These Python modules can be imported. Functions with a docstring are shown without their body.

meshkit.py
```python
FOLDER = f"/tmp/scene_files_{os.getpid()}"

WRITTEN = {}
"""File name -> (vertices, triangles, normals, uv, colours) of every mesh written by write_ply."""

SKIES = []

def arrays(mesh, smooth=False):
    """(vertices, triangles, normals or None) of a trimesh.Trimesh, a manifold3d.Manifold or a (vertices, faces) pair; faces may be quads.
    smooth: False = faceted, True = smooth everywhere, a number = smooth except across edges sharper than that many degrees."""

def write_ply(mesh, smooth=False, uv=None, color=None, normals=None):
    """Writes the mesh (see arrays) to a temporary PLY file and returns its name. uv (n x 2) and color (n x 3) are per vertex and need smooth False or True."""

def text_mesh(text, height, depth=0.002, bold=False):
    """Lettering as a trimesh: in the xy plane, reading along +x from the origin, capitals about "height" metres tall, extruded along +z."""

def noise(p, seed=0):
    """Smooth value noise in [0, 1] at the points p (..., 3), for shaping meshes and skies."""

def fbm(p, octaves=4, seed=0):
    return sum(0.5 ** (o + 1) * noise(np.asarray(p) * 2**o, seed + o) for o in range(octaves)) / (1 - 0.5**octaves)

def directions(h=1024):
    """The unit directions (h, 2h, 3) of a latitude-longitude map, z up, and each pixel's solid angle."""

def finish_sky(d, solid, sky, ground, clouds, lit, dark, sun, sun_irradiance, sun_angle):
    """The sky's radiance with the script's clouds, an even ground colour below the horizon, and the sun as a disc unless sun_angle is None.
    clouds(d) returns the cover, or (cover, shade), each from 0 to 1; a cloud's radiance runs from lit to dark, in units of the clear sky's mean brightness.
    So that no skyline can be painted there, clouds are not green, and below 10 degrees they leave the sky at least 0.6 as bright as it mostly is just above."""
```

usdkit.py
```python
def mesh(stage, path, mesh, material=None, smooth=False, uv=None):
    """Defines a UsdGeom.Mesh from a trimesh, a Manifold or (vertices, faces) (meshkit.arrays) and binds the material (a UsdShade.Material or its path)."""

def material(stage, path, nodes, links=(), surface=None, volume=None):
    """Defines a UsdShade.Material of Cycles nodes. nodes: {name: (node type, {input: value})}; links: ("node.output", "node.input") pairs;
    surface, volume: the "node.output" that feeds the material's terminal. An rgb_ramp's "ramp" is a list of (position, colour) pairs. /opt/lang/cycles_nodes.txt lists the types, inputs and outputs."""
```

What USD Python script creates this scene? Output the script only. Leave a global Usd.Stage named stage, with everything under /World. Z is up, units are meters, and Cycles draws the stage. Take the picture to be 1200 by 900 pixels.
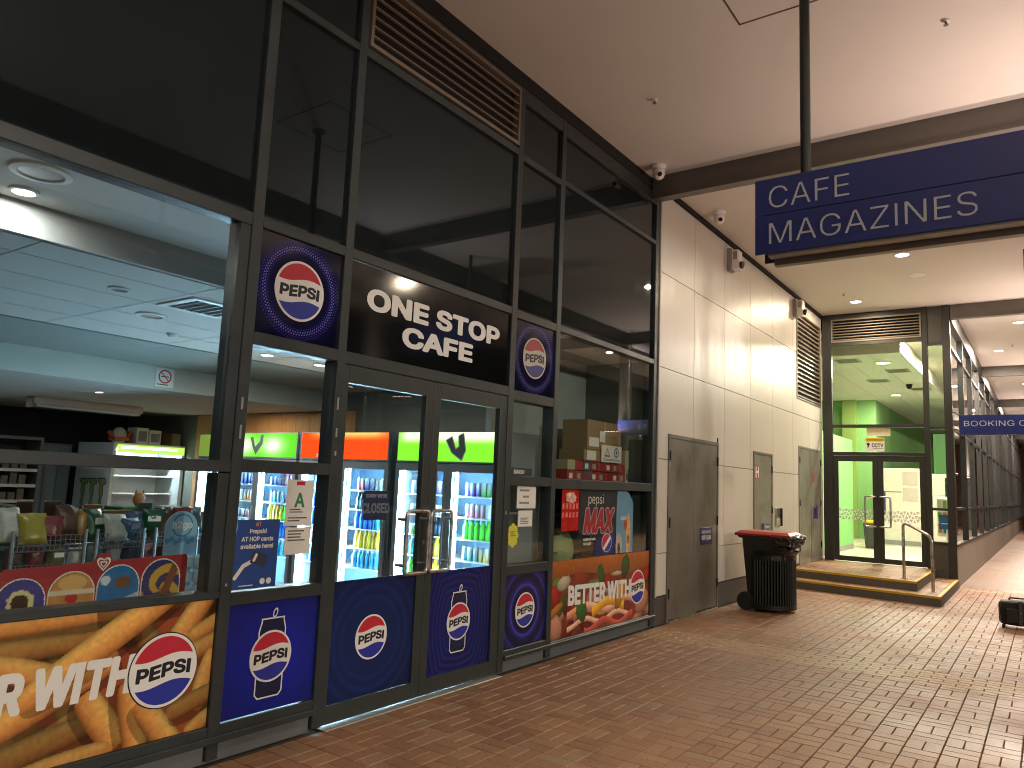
import math, random
import numpy as np, trimesh, shapely, shapely.geometry as sg, shapely.affinity as sa
from shapely.ops import unary_union
import meshkit, usdkit
from pxr import Usd, UsdGeom, UsdShade, UsdLux, Sdf, Gf, Vt

RNG = random.Random(7)
NP = np.random.default_rng(11)
stage = Usd.Stage.CreateInMemory()
UsdGeom.SetStageUpAxis(stage, UsdGeom.Tokens.z)
UsdGeom.SetStageMetersPerUnit(stage, 1.0)
UsdGeom.Xform.Define(stage, '/World')
stage.SetDefaultPrim(stage.GetPrimAtPath('/World'))
UsdGeom.Scope.Define(stage, '/World/Looks')

# ------------------------------------------------------------------ camera
EYE = np.array([3.8, 0.0, 1.6])
YAW, PITCH, ROLL, FPX = -0.620398856, 0.128455634, 0.0417793794, 883.925
_f = np.array([math.sin(YAW) * math.cos(PITCH), math.cos(YAW) * math.cos(PITCH), math.sin(PITCH)])
_r = np.array([math.cos(YAW), -math.sin(YAW), 0.0]); _u = np.cross(_r, _f)
_R = _r * math.cos(ROLL) + _u * math.sin(ROLL); _U = _u * math.cos(ROLL) - _r * math.sin(ROLL)
cam = UsdGeom.Camera.Define(stage, '/World/camera')
cam.AddTransformOp().Set(Gf.Matrix4d(*_R, 0, *_U, 0, *(-_f), 0, *EYE, 1))
cam.CreateHorizontalApertureAttr(36.0); cam.CreateVerticalApertureAttr(27.0)
cam.CreateFocalLengthAttr(36.0 * FPX / 1200.0)
cam.CreateClippingRangeAttr(Gf.Vec2f(0.05, 2000))
cam.CreateExposureAttr(0.0)

# ------------------------------------------------------------------ night sky and moon
sun_el, sun_dir = math.radians(-4.0), (0.6, -0.8)
usdkit.material(stage, '/World/Looks/night_sky', {
    'sky': ('sky_texture', {'sky_type': 'single_scattering', 'sun_disc': False, 'sun_elevation': sun_el, 'sun_rotation': math.atan2(*sun_dir)}),
    'bg': ('background_shader', {'strength': 0.02})}, [('sky.color', 'bg.color')], surface='bg.background')
dome = UsdLux.DomeLight.Define(stage, '/World/sky')
UsdShade.MaterialBindingAPI.Apply(dome.GetPrim()).Bind(UsdShade.Material.Get(stage, '/World/Looks/night_sky'))
moon = UsdLux.DistantLight.Define(stage, '/World/moon')
moon.CreateIntensityAttr(0.004); moon.CreateAngleAttr(0.5); moon.CreateNormalizeAttr(True); moon.CreateColorAttr(Gf.Vec3f(1, 0.95, 0.88))
moon.AddRotateXYZOp().Set(Gf.Vec3f(40, 0, 35))
for _p, _l in ((dome, 'dark night sky beyond the canopy'),):
    _p.GetPrim().SetCustomDataByKey('kind', 'structure'); _p.GetPrim().SetCustomDataByKey('label', _l); _p.GetPrim().SetCustomDataByKey('category', 'sky')

# lamp strengths
DOWN, PINK, STREET, ENTR = 1050.0, 620.0, 900.0, 1500.0
WARM, ROSE, COOL = (1.0, 0.81, 0.57), (1.0, 0.74, 0.66), (1.0, 0.98, 0.94)

# ------------------------------------------------------------------ materials
def S(r, g, b):
    c = np.array([r, g, b], float) / 255
    return tuple(np.where(c < 0.04045, c / 12.92, ((c + 0.055) / 1.055) ** 2.4))
_mats = {}
def mat(name, col, rough=0.5, metal=0.0, spec=0.5, var=0.12, scale=3.0, stretch=None, bump=0.0, bscale=40.0, emit=None, coat=0.0, rvar=0.0, island=0.0, aniso=0.0):
    """A principled surface whose colour and roughness wander a little, in world space."""
    if name in _mats: return _mats[name]
    n = {'g': ('geometry', {}), 'p': ('principled_bsdf', {'roughness': rough, 'metallic': metal, 'specular_ior_level': spec, 'coat_weight': coat, 'anisotropic': aniso}),
         'm': ('mapping', {'scale': stretch or (1, 1, 1)}),
         'n': ('noise_texture', {'scale': scale, 'detail': 5.0, 'roughness': 0.6}),
         'x': ('mix_color', {'a': tuple(c * (1 - var) for c in col), 'b': tuple(min(1, c * (1 + var)) for c in col)})}
    l = [('g.position', 'm.vector'), ('m.vector', 'n.vector'), ('n.fac', 'x.fac')]
    last = 'x.result'
    if island:
        n['hs'] = ('hsv', {'saturation': 1.0}); n['mr'] = ('map_range', {'to_min': 1 - island, 'to_max': 1 + island})
        l += [('g.random_per_island', 'mr.value'), ('mr.result', 'hs.value'), (last, 'hs.color')]; last = 'hs.color'
    l.append((last, 'p.base_color'))
    if rvar:
        n['r'] = ('map_range', {'from_min': 0.3, 'from_max': 0.7, 'to_min': max(0.02, rough - rvar), 'to_max': rough + rvar, 'clamp': True}); l += [('n.fac', 'r.value'), ('r.result', 'p.roughness')]
    if bump:
        n['bn'] = ('noise_texture', {'scale': bscale, 'detail': 3.0}); n['b'] = ('bump', {'strength': 1.0, 'distance': bump})
        l += [('m.vector', 'bn.vector'), ('bn.fac', 'b.height'), ('b.normal', 'p.normal')]
    if emit:
        n['p'][1].update(emission_color=emit[0], emission_strength=emit[1])
    _mats[name] = usdkit.material(stage, '/World/Looks/' + name, n, l, surface='p.BSDF')
    return _mats[name]
def emis(name, col, strength):
    if name not in _mats:
        _mats[name] = usdkit.material(stage, '/World/Looks/' + name, {'e': ('emission', {'color': col, 'strength': strength})}, [], surface='e.emission')
    return _mats[name]
def glass(name, tint, gain=1.6, rough=0.0):
    if name not in _mats:
        _mats[name] = usdkit.material(stage, '/World/Looks/' + name, {'t': ('transparent_bsdf', {'color': tint}), 'g': ('glossy_bsdf', {'color': (0.95, 1, 0.98), 'roughness': rough}),
            'f': ('fresnel', {'IOR': 1.5}), 'k': ('math', {'math_type': 'multiply', 'value2': gain, 'use_clamp': True}), 'm': ('mix_closure', {}),
            'ge': ('geometry', {}), 'fr': ('math', {'math_type': 'subtract', 'value1': 1.0}), 'kk': ('math', {'math_type': 'multiply'})},
            [('f.fac', 'k.value1'), ('ge.backfacing', 'fr.value2'), ('fr.value', 'kk.value1'), ('k.value', 'kk.value2'), ('kk.value', 'm.fac'), ('t.BSDF', 'm.closure1'), ('g.BSDF', 'm.closure2')], surface='m.closure')
    return _mats[name]
def printed(name, rough=0.35, glow=0.0, spec=0.4):
    """Flat print: the mesh's own colours (its 'ink' primvar)."""
    if name not in _mats:
        n = {'a': ('attribute', {'attribute': 'ink'}), 'p': ('principled_bsdf', {'roughness': rough, 'specular_ior_level': spec, 'emission_strength': glow})}
        l = [('a.color', 'p.base_color')] + ([('a.color', 'p.emission_color')] if glow else [])
        _mats[name] = usdkit.material(stage, '/World/Looks/' + name, n, l, surface='p.BSDF')
    return _mats[name]
def flat(name, col, rough=0.45, **k): return mat(name, col, rough, var=k.pop('var', 0.06), scale=k.pop('scale', 6.0), **k)

FRAME = mat('charcoal_frame', (0.029, 0.036, 0.038), 0.42, spec=0.5, var=0.25, scale=5, rvar=0.08)
SPAN = usdkit.material(stage, '/World/Looks/dark_spandrel_glass', {'g': ('geometry', {}), 'n': ('noise_texture', {'scale': 1.3, 'detail': 6.0}), 'n2': ('noise_texture', {'scale': 60.0, 'detail': 2.0}), 'm': ('mapping', {'scale': (5.0, 5.0, 0.6)}),
    'r': ('map_range', {'from_min': 0.35, 'from_max': 0.7, 'to_min': 0.008, 'to_max': 0.045}), 'x': ('mix_color', {'a': (0.006, 0.009, 0.010), 'b': (0.011, 0.014, 0.014)}), 'p': ('principled_bsdf', {'specular_ior_level': 0.6, 'specular_tint': (0.48, 0.70, 0.90)})},
    [('g.position', 'm.vector'), ('m.vector', 'n.vector'), ('n.fac', 'r.value'), ('r.result', 'p.roughness'), ('n.fac', 'x.fac'), ('x.result', 'p.base_color')], surface='p.BSDF')
LOUVRE = mat('bronze_louvre_metal', (0.20, 0.165, 0.12), 0.45, metal=0.3, var=0.2, scale=4)
DARK = mat('black_void', (0.008, 0.008, 0.008), 0.9)
PLINTH = mat('grey_plinth', (0.13, 0.135, 0.135), 0.65, var=0.25, scale=7, bump=0.002)
GLASS = glass('shop_glass', (0.92, 0.955, 0.94), 1.5)
GLASS2 = glass('clear_door_glass', (0.95, 0.98, 0.97), 1.0)
DGLASS = glass('tinted_glass', (0.62, 0.65, 0.62), 4.0)
STEEL = mat('satin_steel', (0.55, 0.53, 0.50), 0.3, metal=1.0, var=0.12, scale=8, rvar=0.08)
CEIL = mat('painted_ceiling', (0.60, 0.575, 0.505), 0.75, var=0.09, scale=0.55, bump=0.001, bscale=9)
BEAM = mat('bronze_beam', (0.125, 0.115, 0.102), 0.38, metal=0.25, var=0.16, scale=2.2, stretch=(1, 1, 4), rvar=0.06)
CLAD = mat('off_white_cladding', (0.60, 0.565, 0.50), 0.38, spec=0.5, var=0.03, scale=1.1, stretch=(6, 6, 0.35), rvar=0.05, bump=0.0004, bscale=2.0, island=0.035)
DOORM = mat('grey_service_door', (0.128, 0.116, 0.098), 0.38, spec=0.6, var=0.22, scale=2.2, stretch=(1, 1, 0.5), rvar=0.14)
STAIN = mat('stainless_door', (0.30, 0.28, 0.24), 0.34, metal=0.45, var=0.14, scale=1.6, rvar=0.08)
WHITE = flat('white_vinyl', (0.78, 0.77, 0.74), 0.4)
BLACK = flat('black_vinyl', (0.012, 0.013, 0.02), 0.4)
NAVY = flat('navy_vinyl', (0.010, 0.016, 0.06), 0.3)
PBLUE = flat('cola_blue_vinyl', (0.022, 0.035, 0.34), 0.4)
PRED = flat('cola_red_vinyl', (0.52, 0.022, 0.045), 0.4)
SIGNBLUE = flat('sign_blue', (0.019, 0.034, 0.165), 0.28, spec=0.5)
PLAS_W = flat('white_plastic', (0.72, 0.70, 0.66), 0.4)
PAPER = mat('white_paper', (0.74, 0.73, 0.68), 0.8, var=0.05, scale=12)
INK = flat('grey_ink', (0.10, 0.10, 0.11), 0.8)

# ------------------------------------------------------------------ meshes
def _bevel_topology():
    pts = []
    for s in np.ndindex(2, 2, 2):
        sg_ = [2 * a - 1 for a in s]
        for k in range(3):
            v = np.array(sg_, float) * 0.8; v[k] = sg_[k]; pts.append(v)
    h = trimesh.convex.convex_hull(np.array(pts))
    idx = [int(np.argmin(np.abs(np.array(pts) - v).sum(1))) for v in h.vertices]
    return np.array(idx)[h.faces]
_BT = _bevel_topology()
def bx(x0, x1, y0, y1, z0, z1, b=0.0):
    lo, hi = np.array([min(x0, x1), min(y0, y1), min(z0, z1)], float), np.array([max(x0, x1), max(y0, y1), max(z0, z1)], float)
    if not b:
        m = trimesh.creation.box(hi - lo); m.apply_translation((lo + hi) / 2); return m
    b = min(b, (hi - lo).min() * 0.45); v = []
    for s in np.ndindex(2, 2, 2):
        for k in range(3):
            q = [(hi[i] if s[i] else lo[i]) if i == k else ((hi[i] - b) if s[i] else (lo[i] + b)) for i in range(3)]; v.append(q)
    return trimesh.Trimesh(np.array(v), _BT, process=False)
def cyl(p, q, r, n=16, r2=None):
    p, q = np.array(p, float), np.array(q, float); d = q - p; L = np.linalg.norm(d); d = d / L
    a = np.cross(d, [0, 0, 1.0] if abs(d[2]) < 0.9 else [1.0, 0, 0]); a /= np.linalg.norm(a); b = np.cross(d, a)
    t = np.linspace(0, 2 * math.pi, n, endpoint=False); r2 = r if r2 is None else r2
    ring = np.cos(t)[:, None] * a + np.sin(t)[:, None] * b
    v = np.vstack([p + ring * r, q + ring * r2, [p], [q]]); f = []
    for i in range(n):
        j = (i + 1) % n; f += [[i, j, n + j], [i, n + j, n + i], [2 * n, j, i], [2 * n + 1, n + i, n + j]]
    return trimesh.Trimesh(v, f, process=False)
def tube(path, r, n=12):
    path = np.array(path, float); T = np.gradient(path, axis=0); T /= np.linalg.norm(T, axis=1)[:, None]
    up = np.array([0, 0, 1.0]) if abs(T[0][2]) < 0.9 else np.array([1.0, 0, 0]); v, f = [], []
    t = np.linspace(0, 2 * math.pi, n, endpoint=False); a = None
    for i, (p, d) in enumerate(zip(path, T)):
        a = np.cross(d, up) if a is None else a - d * a.dot(d)
        a /= np.linalg.norm(a); b = np.cross(d, a); v.append(p + r * (np.cos(t)[:, None] * a + np.sin(t)[:, None] * b))
        if i:
            for k in range(n):
                j = (k + 1) % n; A, B = (i - 1) * n, i * n; f += [[A + k, B + j, A + j], [A + k, B + k, B + j]]
    m = len(path); v = np.vstack(v + [[path[0]], [path[-1]]])
    for k in range(n):
        j = (k + 1) % n; f += [[m * n, k, j], [m * n + 1, (m - 1) * n + j, (m - 1) * n + k]]
    return trimesh.Trimesh(v, f, process=False)
def fillet(points, r, n=6):
    out = [np.array(points[0], float)]
    for a, b, c in zip(points, points[1:], points[2:]):
        a, b, c = (np.array(x, float) for x in (a, b, c)); u, w = (a - b) / np.linalg.norm(a - b), (c - b) / np.linalg.norm(c - b)
        p, q = b + u * r, b + w * r
        out += [(1 - t) ** 2 * p + 2 * t * (1 - t) * b + t * t * q for t in np.linspace(0, 1, n)]
    return out + [np.array(points[-1], float)]
def lathe(profile, n=16, at=(0, 0, 0)):
    """Solid of revolution about z. profile: (radius, z) from the bottom up."""
    t = np.linspace(0, 2 * math.pi, n, endpoint=False); v, f = [], []
    for r, z in profile: v.append(np.stack([r * np.cos(t), r * np.sin(t), np.full(n, z)], 1))
    m = len(profile)
    for i in range(m - 1):
        for k in range(n):
            j = (k + 1) % n; A, B = i * n, (i + 1) * n; f += [[A + k, A + j, B + j], [A + k, B + j, B + k]]
    v = np.vstack(v + [[[0, 0, profile[0][1]]], [[0, 0, profile[-1][1]]]])
    for k in range(n):
        j = (k + 1) % n; f += [[m * n, j, k], [m * n + 1, (m - 1) * n + k, (m - 1) * n + j]]
    return trimesh.Trimesh(v + np.array(at), f, process=False)
def cat(*ms):
    ms = [m for q in ms for m in (q if isinstance(q, (list, tuple)) else [q])]
    return trimesh.util.concatenate(ms)
def polys(g): return [p for p in getattr(g, 'geoms', [g]) if p.geom_type == 'Polygon' and p.area > 1e-8]
_AX = {'x+': ([0, 1, 0], [0, 0, 1], [1, 0, 0]), 'x-': ([0, -1, 0], [0, 0, 1], [-1, 0, 0]), 'y-': ([1, 0, 0], [0, 0, 1], [0, -1, 0]), 'z+': ([1, 0, 0], [0, 1, 0], [0, 0, 1]), 'z-': ([1, 0, 0], [0, -1, 0], [0, 0, -1])}
def plate(g, ax, d, t):
    """Extrudes a flat shape (u, v) outward from the plane at distance d by t, facing along ax."""
    U, V_, W = (np.array(a, float) for a in _AX[ax]); out = []
    for p in polys(g):
        m = trimesh.creation.extrude_polygon(p, t, engine='earcut'); v = m.vertices
        m = trimesh.Trimesh(v[:, :1] * U + v[:, 1:2] * V_ + v[:, 2:] * W + abs(W) * d, m.faces, process=False); out.append(m)
    return cat(out)
_txt = {}
def _shape(text, bold):
    if (text, bold) not in _txt:
        m = meshkit.text_mesh(text, 1.0, 0.1, bold=bold); top = m.faces[m.face_normals[:, 2] > 0.9]
        _txt[(text, bold)] = unary_union([sg.Polygon(m.vertices[t][:, :2]).buffer(1e-4) for t in top])
    return _txt[(text, bold)]
def _line(text, bold):
    """One line of type; capital I is set as a plain stem, as on the signs."""
    if 'I' not in text: return _shape(text, bold)
    H = _shape('H', bold); x0, y0, x1, y1 = H.bounds; stem = H.intersection(sg.box(x0 - 1, y0 + (y1 - y0) * .2, (x0 + x1) / 2, y0 + (y1 - y0) * .25)); stem = stem.bounds[2] - stem.bounds[0]
    out, x, pieces = [], 0.0, text.split('I')
    for n, p in enumerate(pieces):
        if p.strip():
            out.append(sa.translate(_shape(p, bold), x)); x += _shape(p + 'H', bold).bounds[2] - x1
        if n < len(pieces) - 1: out.append(sg.box(x + x0, y0, x + x0 + stem, y1)); x += stem + 2 * x0
    return unary_union(out)
def words(text, h, weight=0.0, sx=1.0, shear=0.0, center=None, left=None, bold=True):
    key = ('line', text, bold)
    if key not in _txt: _txt[key] = _line(text, bold)
    g = _txt[key]
    g = sa.scale(g, h * sx, h, origin=(0, 0))
    if weight: g = g.buffer(weight * h, join_style=2, mitre_limit=2)
    if shear: g = sa.affine_transform(g, [1, shear, 0, 1, 0, 0])
    x0, y0, x1, y1 = g.bounds
    if center is not None: g = sa.translate(g, center[0] - (x0 + x1) / 2, center[1] - (y0 + y1) / 2)
    elif left is not None: g = sa.translate(g, left[0] - x0, left[1] - y0)
    return g.simplify(h * 0.006)
def rect(u0, u1, v0, v1, r=0.0):
    g = sg.box(u0, v0, u1, v1)
    return g.buffer(-r).buffer(r, quad_segs=6) if r else g
def disc(u, v, r, q=16): return sg.Point(u, v).buffer(r, quad_segs=q)

# ------------------------------------------------------------------ objects
_used = {}
def _path(parent, name):
    base = parent + '/' + name; k = _used.get(base, 0); _used[base] = k + 1
    return base if k == 0 else f'{base}_{k:03d}'
_loc = {}
def tag(prim, label=None, cat_=None, group=None, kind=None):
    for k, v in (('label', label), ('category', cat_), ('group', group), ('kind', kind)):
        if v: prim.SetCustomDataByKey(k, v)
    return prim
def thing(name, label, cat_, loc=(0, 0, 0), group=None, kind=None, rotz=0.0, local=False):
    x = UsdGeom.Xform.Define(stage, _path('/World', name)); x.AddTranslateOp().Set(Gf.Vec3d(*map(float, loc)))
    if rotz: x.AddRotateZOp().Set(float(rotz))
    _loc[str(x.GetPath())] = np.zeros(3) if local else np.array(loc, float)
    return tag(x.GetPrim(), label, cat_, group, kind)
def part(parent, name, mesh, m, label=None, smooth=False, ink=None, kind=None):
    """One mesh below a thing (or a part of it). The mesh is in world metres; the thing's place is taken off."""
    pp = str(parent.GetPath()); top = '/'.join(pp.split('/')[:3]); off = _loc.get(top, np.zeros(3))
    mesh = trimesh.Trimesh(np.asarray(mesh.vertices) - off, mesh.faces, process=False)
    g = usdkit.mesh(stage, _path(pp, name), mesh, m, smooth=smooth)
    if ink is not None:
        UsdGeom.PrimvarsAPI(g).CreatePrimvar('ink', Sdf.ValueTypeNames.Color3fArray, 'vertex').Set(Vt.Vec3fArray.FromNumpy(np.asarray(ink, np.float32)))
    if label or kind: tag(g.GetPrim(), label, None, None, kind)
    return g.GetPrim()
def solid(name, mesh, m, label, cat_, group=None, kind=None, smooth=False):
    g = usdkit.mesh(stage, _path('/World', name), mesh, m, smooth=smooth)
    return tag(g.GetPrim(), label, cat_, group, kind)
def dup(src, loc, rotz=0.0, label=None, group=None):
    d = src.GetCustomData(); base = str(src.GetPath()).rsplit('/', 1)[1]
    if base[-4:-3] == '_' and base[-3:].isdigit(): base = base[:-4]
    x = UsdGeom.Xform.Define(stage, _path('/World', base)); p = x.GetPrim()
    p.GetReferences().AddInternalReference(src.GetPath())
    x.ClearXformOpOrder(); x.AddTranslateOp().Set(Gf.Vec3d(*map(float, loc)))
    op = [o for o in x.GetOrderedXformOps()]
    if rotz or src.HasAttribute('xformOp:rotateZ'): x.AddRotateZOp().Set(float(rotz))
    p.SetInstanceable(True)
    return tag(p, label or d['label'], d['category'], group or d.get('group'), d.get('kind'))
def move(p, loc, rotz=0.0):
    p.GetAttribute('xformOp:translate').Set(Gf.Vec3d(*map(float, loc)))
    if rotz: UsdGeom.Xformable(p).AddRotateZOp().Set(float(rotz))
def paint(parent, name, ax, d, u0, u1, v0, v1, res, fn, m, label=None, top=None):
    """A flat printed sheet: a fine grid of vertices coloured by fn(u, v) -> sRGB 0..255."""
    nu, nv = max(2, int((u1 - u0) / res) + 1), max(2, int((v1 - v0) / res) + 1)
    u, v = np.meshgrid(np.linspace(u0, u1, nu), np.linspace(v0, v1, nv)); u, v = u.ravel(), v.ravel()
    c = np.clip(fn(u, v), 0, 255) / 255.0; c = np.where(c < 0.04045, c / 12.92, ((c + 0.055) / 1.055) ** 2.4)
    U, V_, W = (np.array(a, float) for a in _AX[ax]); P = u[:, None] * U + v[:, None] * V_ + abs(W) * d
    i = np.arange(nu * nv).reshape(nv, nu); a, b, c_, e = i[:-1, :-1].ravel(), i[:-1, 1:].ravel(), i[1:, 1:].ravel(), i[1:, :-1].ravel()
    F = np.vstack([np.stack([a, b, c_], 1), np.stack([a, c_, e], 1)])
    if top is not None:
        ce = P[F].mean(1); keep = top(ce @ U, ce @ V_); F = F[keep]; used, F = np.unique(F, return_inverse=True); F = F.reshape(-1, 3); P, c = P[used], c[used]
    return part(parent, name, trimesh.Trimesh(P, F, process=False), m, label, ink=c)
def lamp(prim, kind, loc, color, intensity, radius=0.08, size=None, rot=(0, 0, 0), cone=None):
    pp = str(prim.GetPath()); off = _loc.get('/'.join(pp.split('/')[:3]), np.zeros(3)); loc = np.array(loc, float) - off
    L = (UsdLux.SphereLight if cone else UsdLux.DiskLight if kind == 'disk' else UsdLux.RectLight).Define(stage, _path(pp, 'lamp'))
    if kind == 'disk': L.CreateRadiusAttr(radius)
    else: L.CreateWidthAttr(size[0]); L.CreateHeightAttr(size[1])
    if cone: A = UsdLux.ShapingAPI.Apply(L.GetPrim()); A.CreateShapingConeAngleAttr(cone); A.CreateShapingConeSoftnessAttr(0.6)
    L.CreateColorAttr(Gf.Vec3f(*color)); L.CreateIntensityAttr(intensity); L.CreateNormalizeAttr(False)
    L.AddTranslateOp().Set(Gf.Vec3d(*loc)); L.AddRotateXYZOp().Set(Gf.Vec3f(*rot))
    return L
def noise2(u, v, s, seed=0, oct_=4):
    return meshkit.fbm(np.stack([u * s, v * s, np.full_like(u, 3.7 + seed)], -1), oct_, seed)
def pl(d): return (3.8 - d) / 3.8          # the same sight line, met at the plane x = d
def fy(y, d): return y * pl(d)
def fz(z, d): return 1.6 + (z - 1.6) * pl(d)

# ------------------------------------------------------------------ paving
def brick_mat(name, a, b, c, per_island):
    if name in _mats: return _mats[name]
    n = {'g': ('geometry', {}), 'o': ('object_info', {}), 'w': ('white_noise_texture', {'dimensions': '1D'}),
         'ra': ('rgb_ramp', {'ramp': [(0, a), (0.45, b), (0.8, a), (1, c)]}),
         'n': ('noise_texture', {'scale': 45.0, 'detail': 4.0, 'roughness': 0.7}), 'n2': ('noise_texture', {'scale': 0.9, 'detail': 3.0}),
         'm1': ('mix_color', {'blend_type': 'multiply', 'fac': 1.0}), 'r1': ('map_range', {'from_min': 0.25, 'from_max': 0.75, 'to_min': 0.72, 'to_max': 1.22}),
         'r2': ('map_range', {'from_min': 0.3, 'from_max': 0.7, 'to_min': 0.80, 'to_max': 1.12}), 'mm': ('math', {'math_type': 'multiply'}), 'cc': ('combine_color', {}),
         'vo': ('voronoi_texture', {'scale': 1.7, 'feature': 'f1'}), 'gs': ('map_range', {'from_min': 0.030, 'from_max': 0.055, 'to_min': 0.45, 'to_max': 1.0, 'clamp': True}), 'mg': ('math', {'math_type': 'multiply'}),
         'n3': ('noise_texture', {'scale': 2.6, 'detail': 6.0, 'roughness': 0.7, 'distortion': 0.6}), 'r3': ('map_range', {'from_min': 0.52, 'from_max': 0.72, 'to_min': 1.0, 'to_max': 0.66, 'clamp': True}), 'm3': ('math', {'math_type': 'multiply'}),
         'rr': ('map_range', {'from_min': 0.3, 'from_max': 0.7, 'to_min': 0.40, 'to_max': 0.62}), 'b': ('bump', {'distance': 0.0008}), 'p': ('principled_bsdf', {'specular_ior_level': 0.45})}
    l = [('g.position', 'n.vector'), ('g.position', 'n2.vector'), ('g.random_per_island' if per_island else 'o.random', 'w.w'), ('w.value', 'ra.fac'), ('n.fac', 'r1.value'), ('n2.fac', 'r2.value'),
         ('r1.result', 'mm.value1'), ('r2.result', 'mm.value2'), ('g.position', 'vo.vector'), ('vo.distance', 'gs.value'), ('mm.value', 'mg.value1'), ('gs.result', 'mg.value2'), ('g.position', 'n3.vector'), ('n3.fac', 'r3.value'), ('mg.value', 'm3.value1'), ('r3.result', 'm3.value2'), ('m3.value', 'cc.r'), ('m3.value', 'cc.g'), ('m3.value', 'cc.b'), ('ra.color', 'm1.a'), ('cc.color', 'm1.b'), ('m1.result', 'p.base_color'),
         ('n2.fac', 'rr.value'), ('rr.result', 'p.roughness'), ('n.fac', 'b.height'), ('b.normal', 'p.normal')]
    _mats[name] = usdkit.material(stage, '/World/Looks/' + name, n, l, surface='p.BSDF')
    return _mats[name]
BR = ((0.335, 0.182, 0.098), (0.262, 0.132, 0.072), (0.285, 0.190, 0.115))
BY = ((0.33, 0.20, 0.105), (0.37, 0.23, 0.12), (0.29, 0.165, 0.085))
def brick(x0, x1, y0, y1, g=0.0025):
    x0, x1, y0, y1 = x0 + g, x1 - g, y0 + g, y1 - g; c = 0.0035; z = RNG.uniform(-0.0012, 0.0008); t = [RNG.uniform(-0.0006, 0.0006) for _ in range(4)]
    q = [(x0, y0), (x1, y0), (x1, y1), (x0, y1)]; s = [(1, 1), (-1, 1), (-1, -1), (1, -1)]
    j = [RNG.uniform(-0.0015, 0.0015) for _ in range(8)]
    q = [(a + j[2 * i], b + j[2 * i + 1]) for i, (a, b) in enumerate(q)]
    v = [(a + c * sx, b + c * sy, z + e) for (a, b), (sx, sy), e in zip(q, s, t)] + [(a, b, z + e - 0.004) for (a, b), e in zip(q, t)] + [(a, b, -0.03) for a, b in q]
    f = [[0, 1, 2], [0, 2, 3]]
    for k in range(4):
        n = (k + 1) % 4; f += [[4 + k, 4 + n, n], [4 + k, n, k], [8 + k, 8 + n, 4 + n], [8 + k, 4 + n, 4 + k]]
    return trimesh.Trimesh(np.array(v), np.array(f), process=False)
def pix(P):
    d = np.asarray(P, float) - EYE; w = d @ _f
    return 600 + FPX * (d @ _R) / w, 450 - FPX * (d @ _U) / w, w
W_, BANDS = 0.21, ((7.72, 8.32), (16.06, 16.50))
cells = []
for i in range(-13, 13):
    X0 = 2.745 + W_ * i; y = 5.094 + (0.2117 if i % 2 else 0) - 20 * 0.2117; k = 0
    while y < 16.6:
        ya, yb = y, y + 0.2117
        if k % 2 == 0: qs = [(X0, X0 + W_ / 2, ya, yb), (X0 + W_ / 2, X0 + W_, ya, yb)]
        else: qs = [(X0, X0 + W_, ya, ya + 0.1058), (X0, X0 + W_, ya + 0.1058, yb)]
        for a, b, c, d in qs:
            for lo, hi in ((-9, BANDS[0][0]), (BANDS[0][1], BANDS[1][0])):
                c2, d2 = max(c, lo), min(d, hi)
                if d2 - c2 > 0.03 and c2 > 1.6: cells.append((0, a, b, c2, d2))
        y = yb; k += 1
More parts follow.
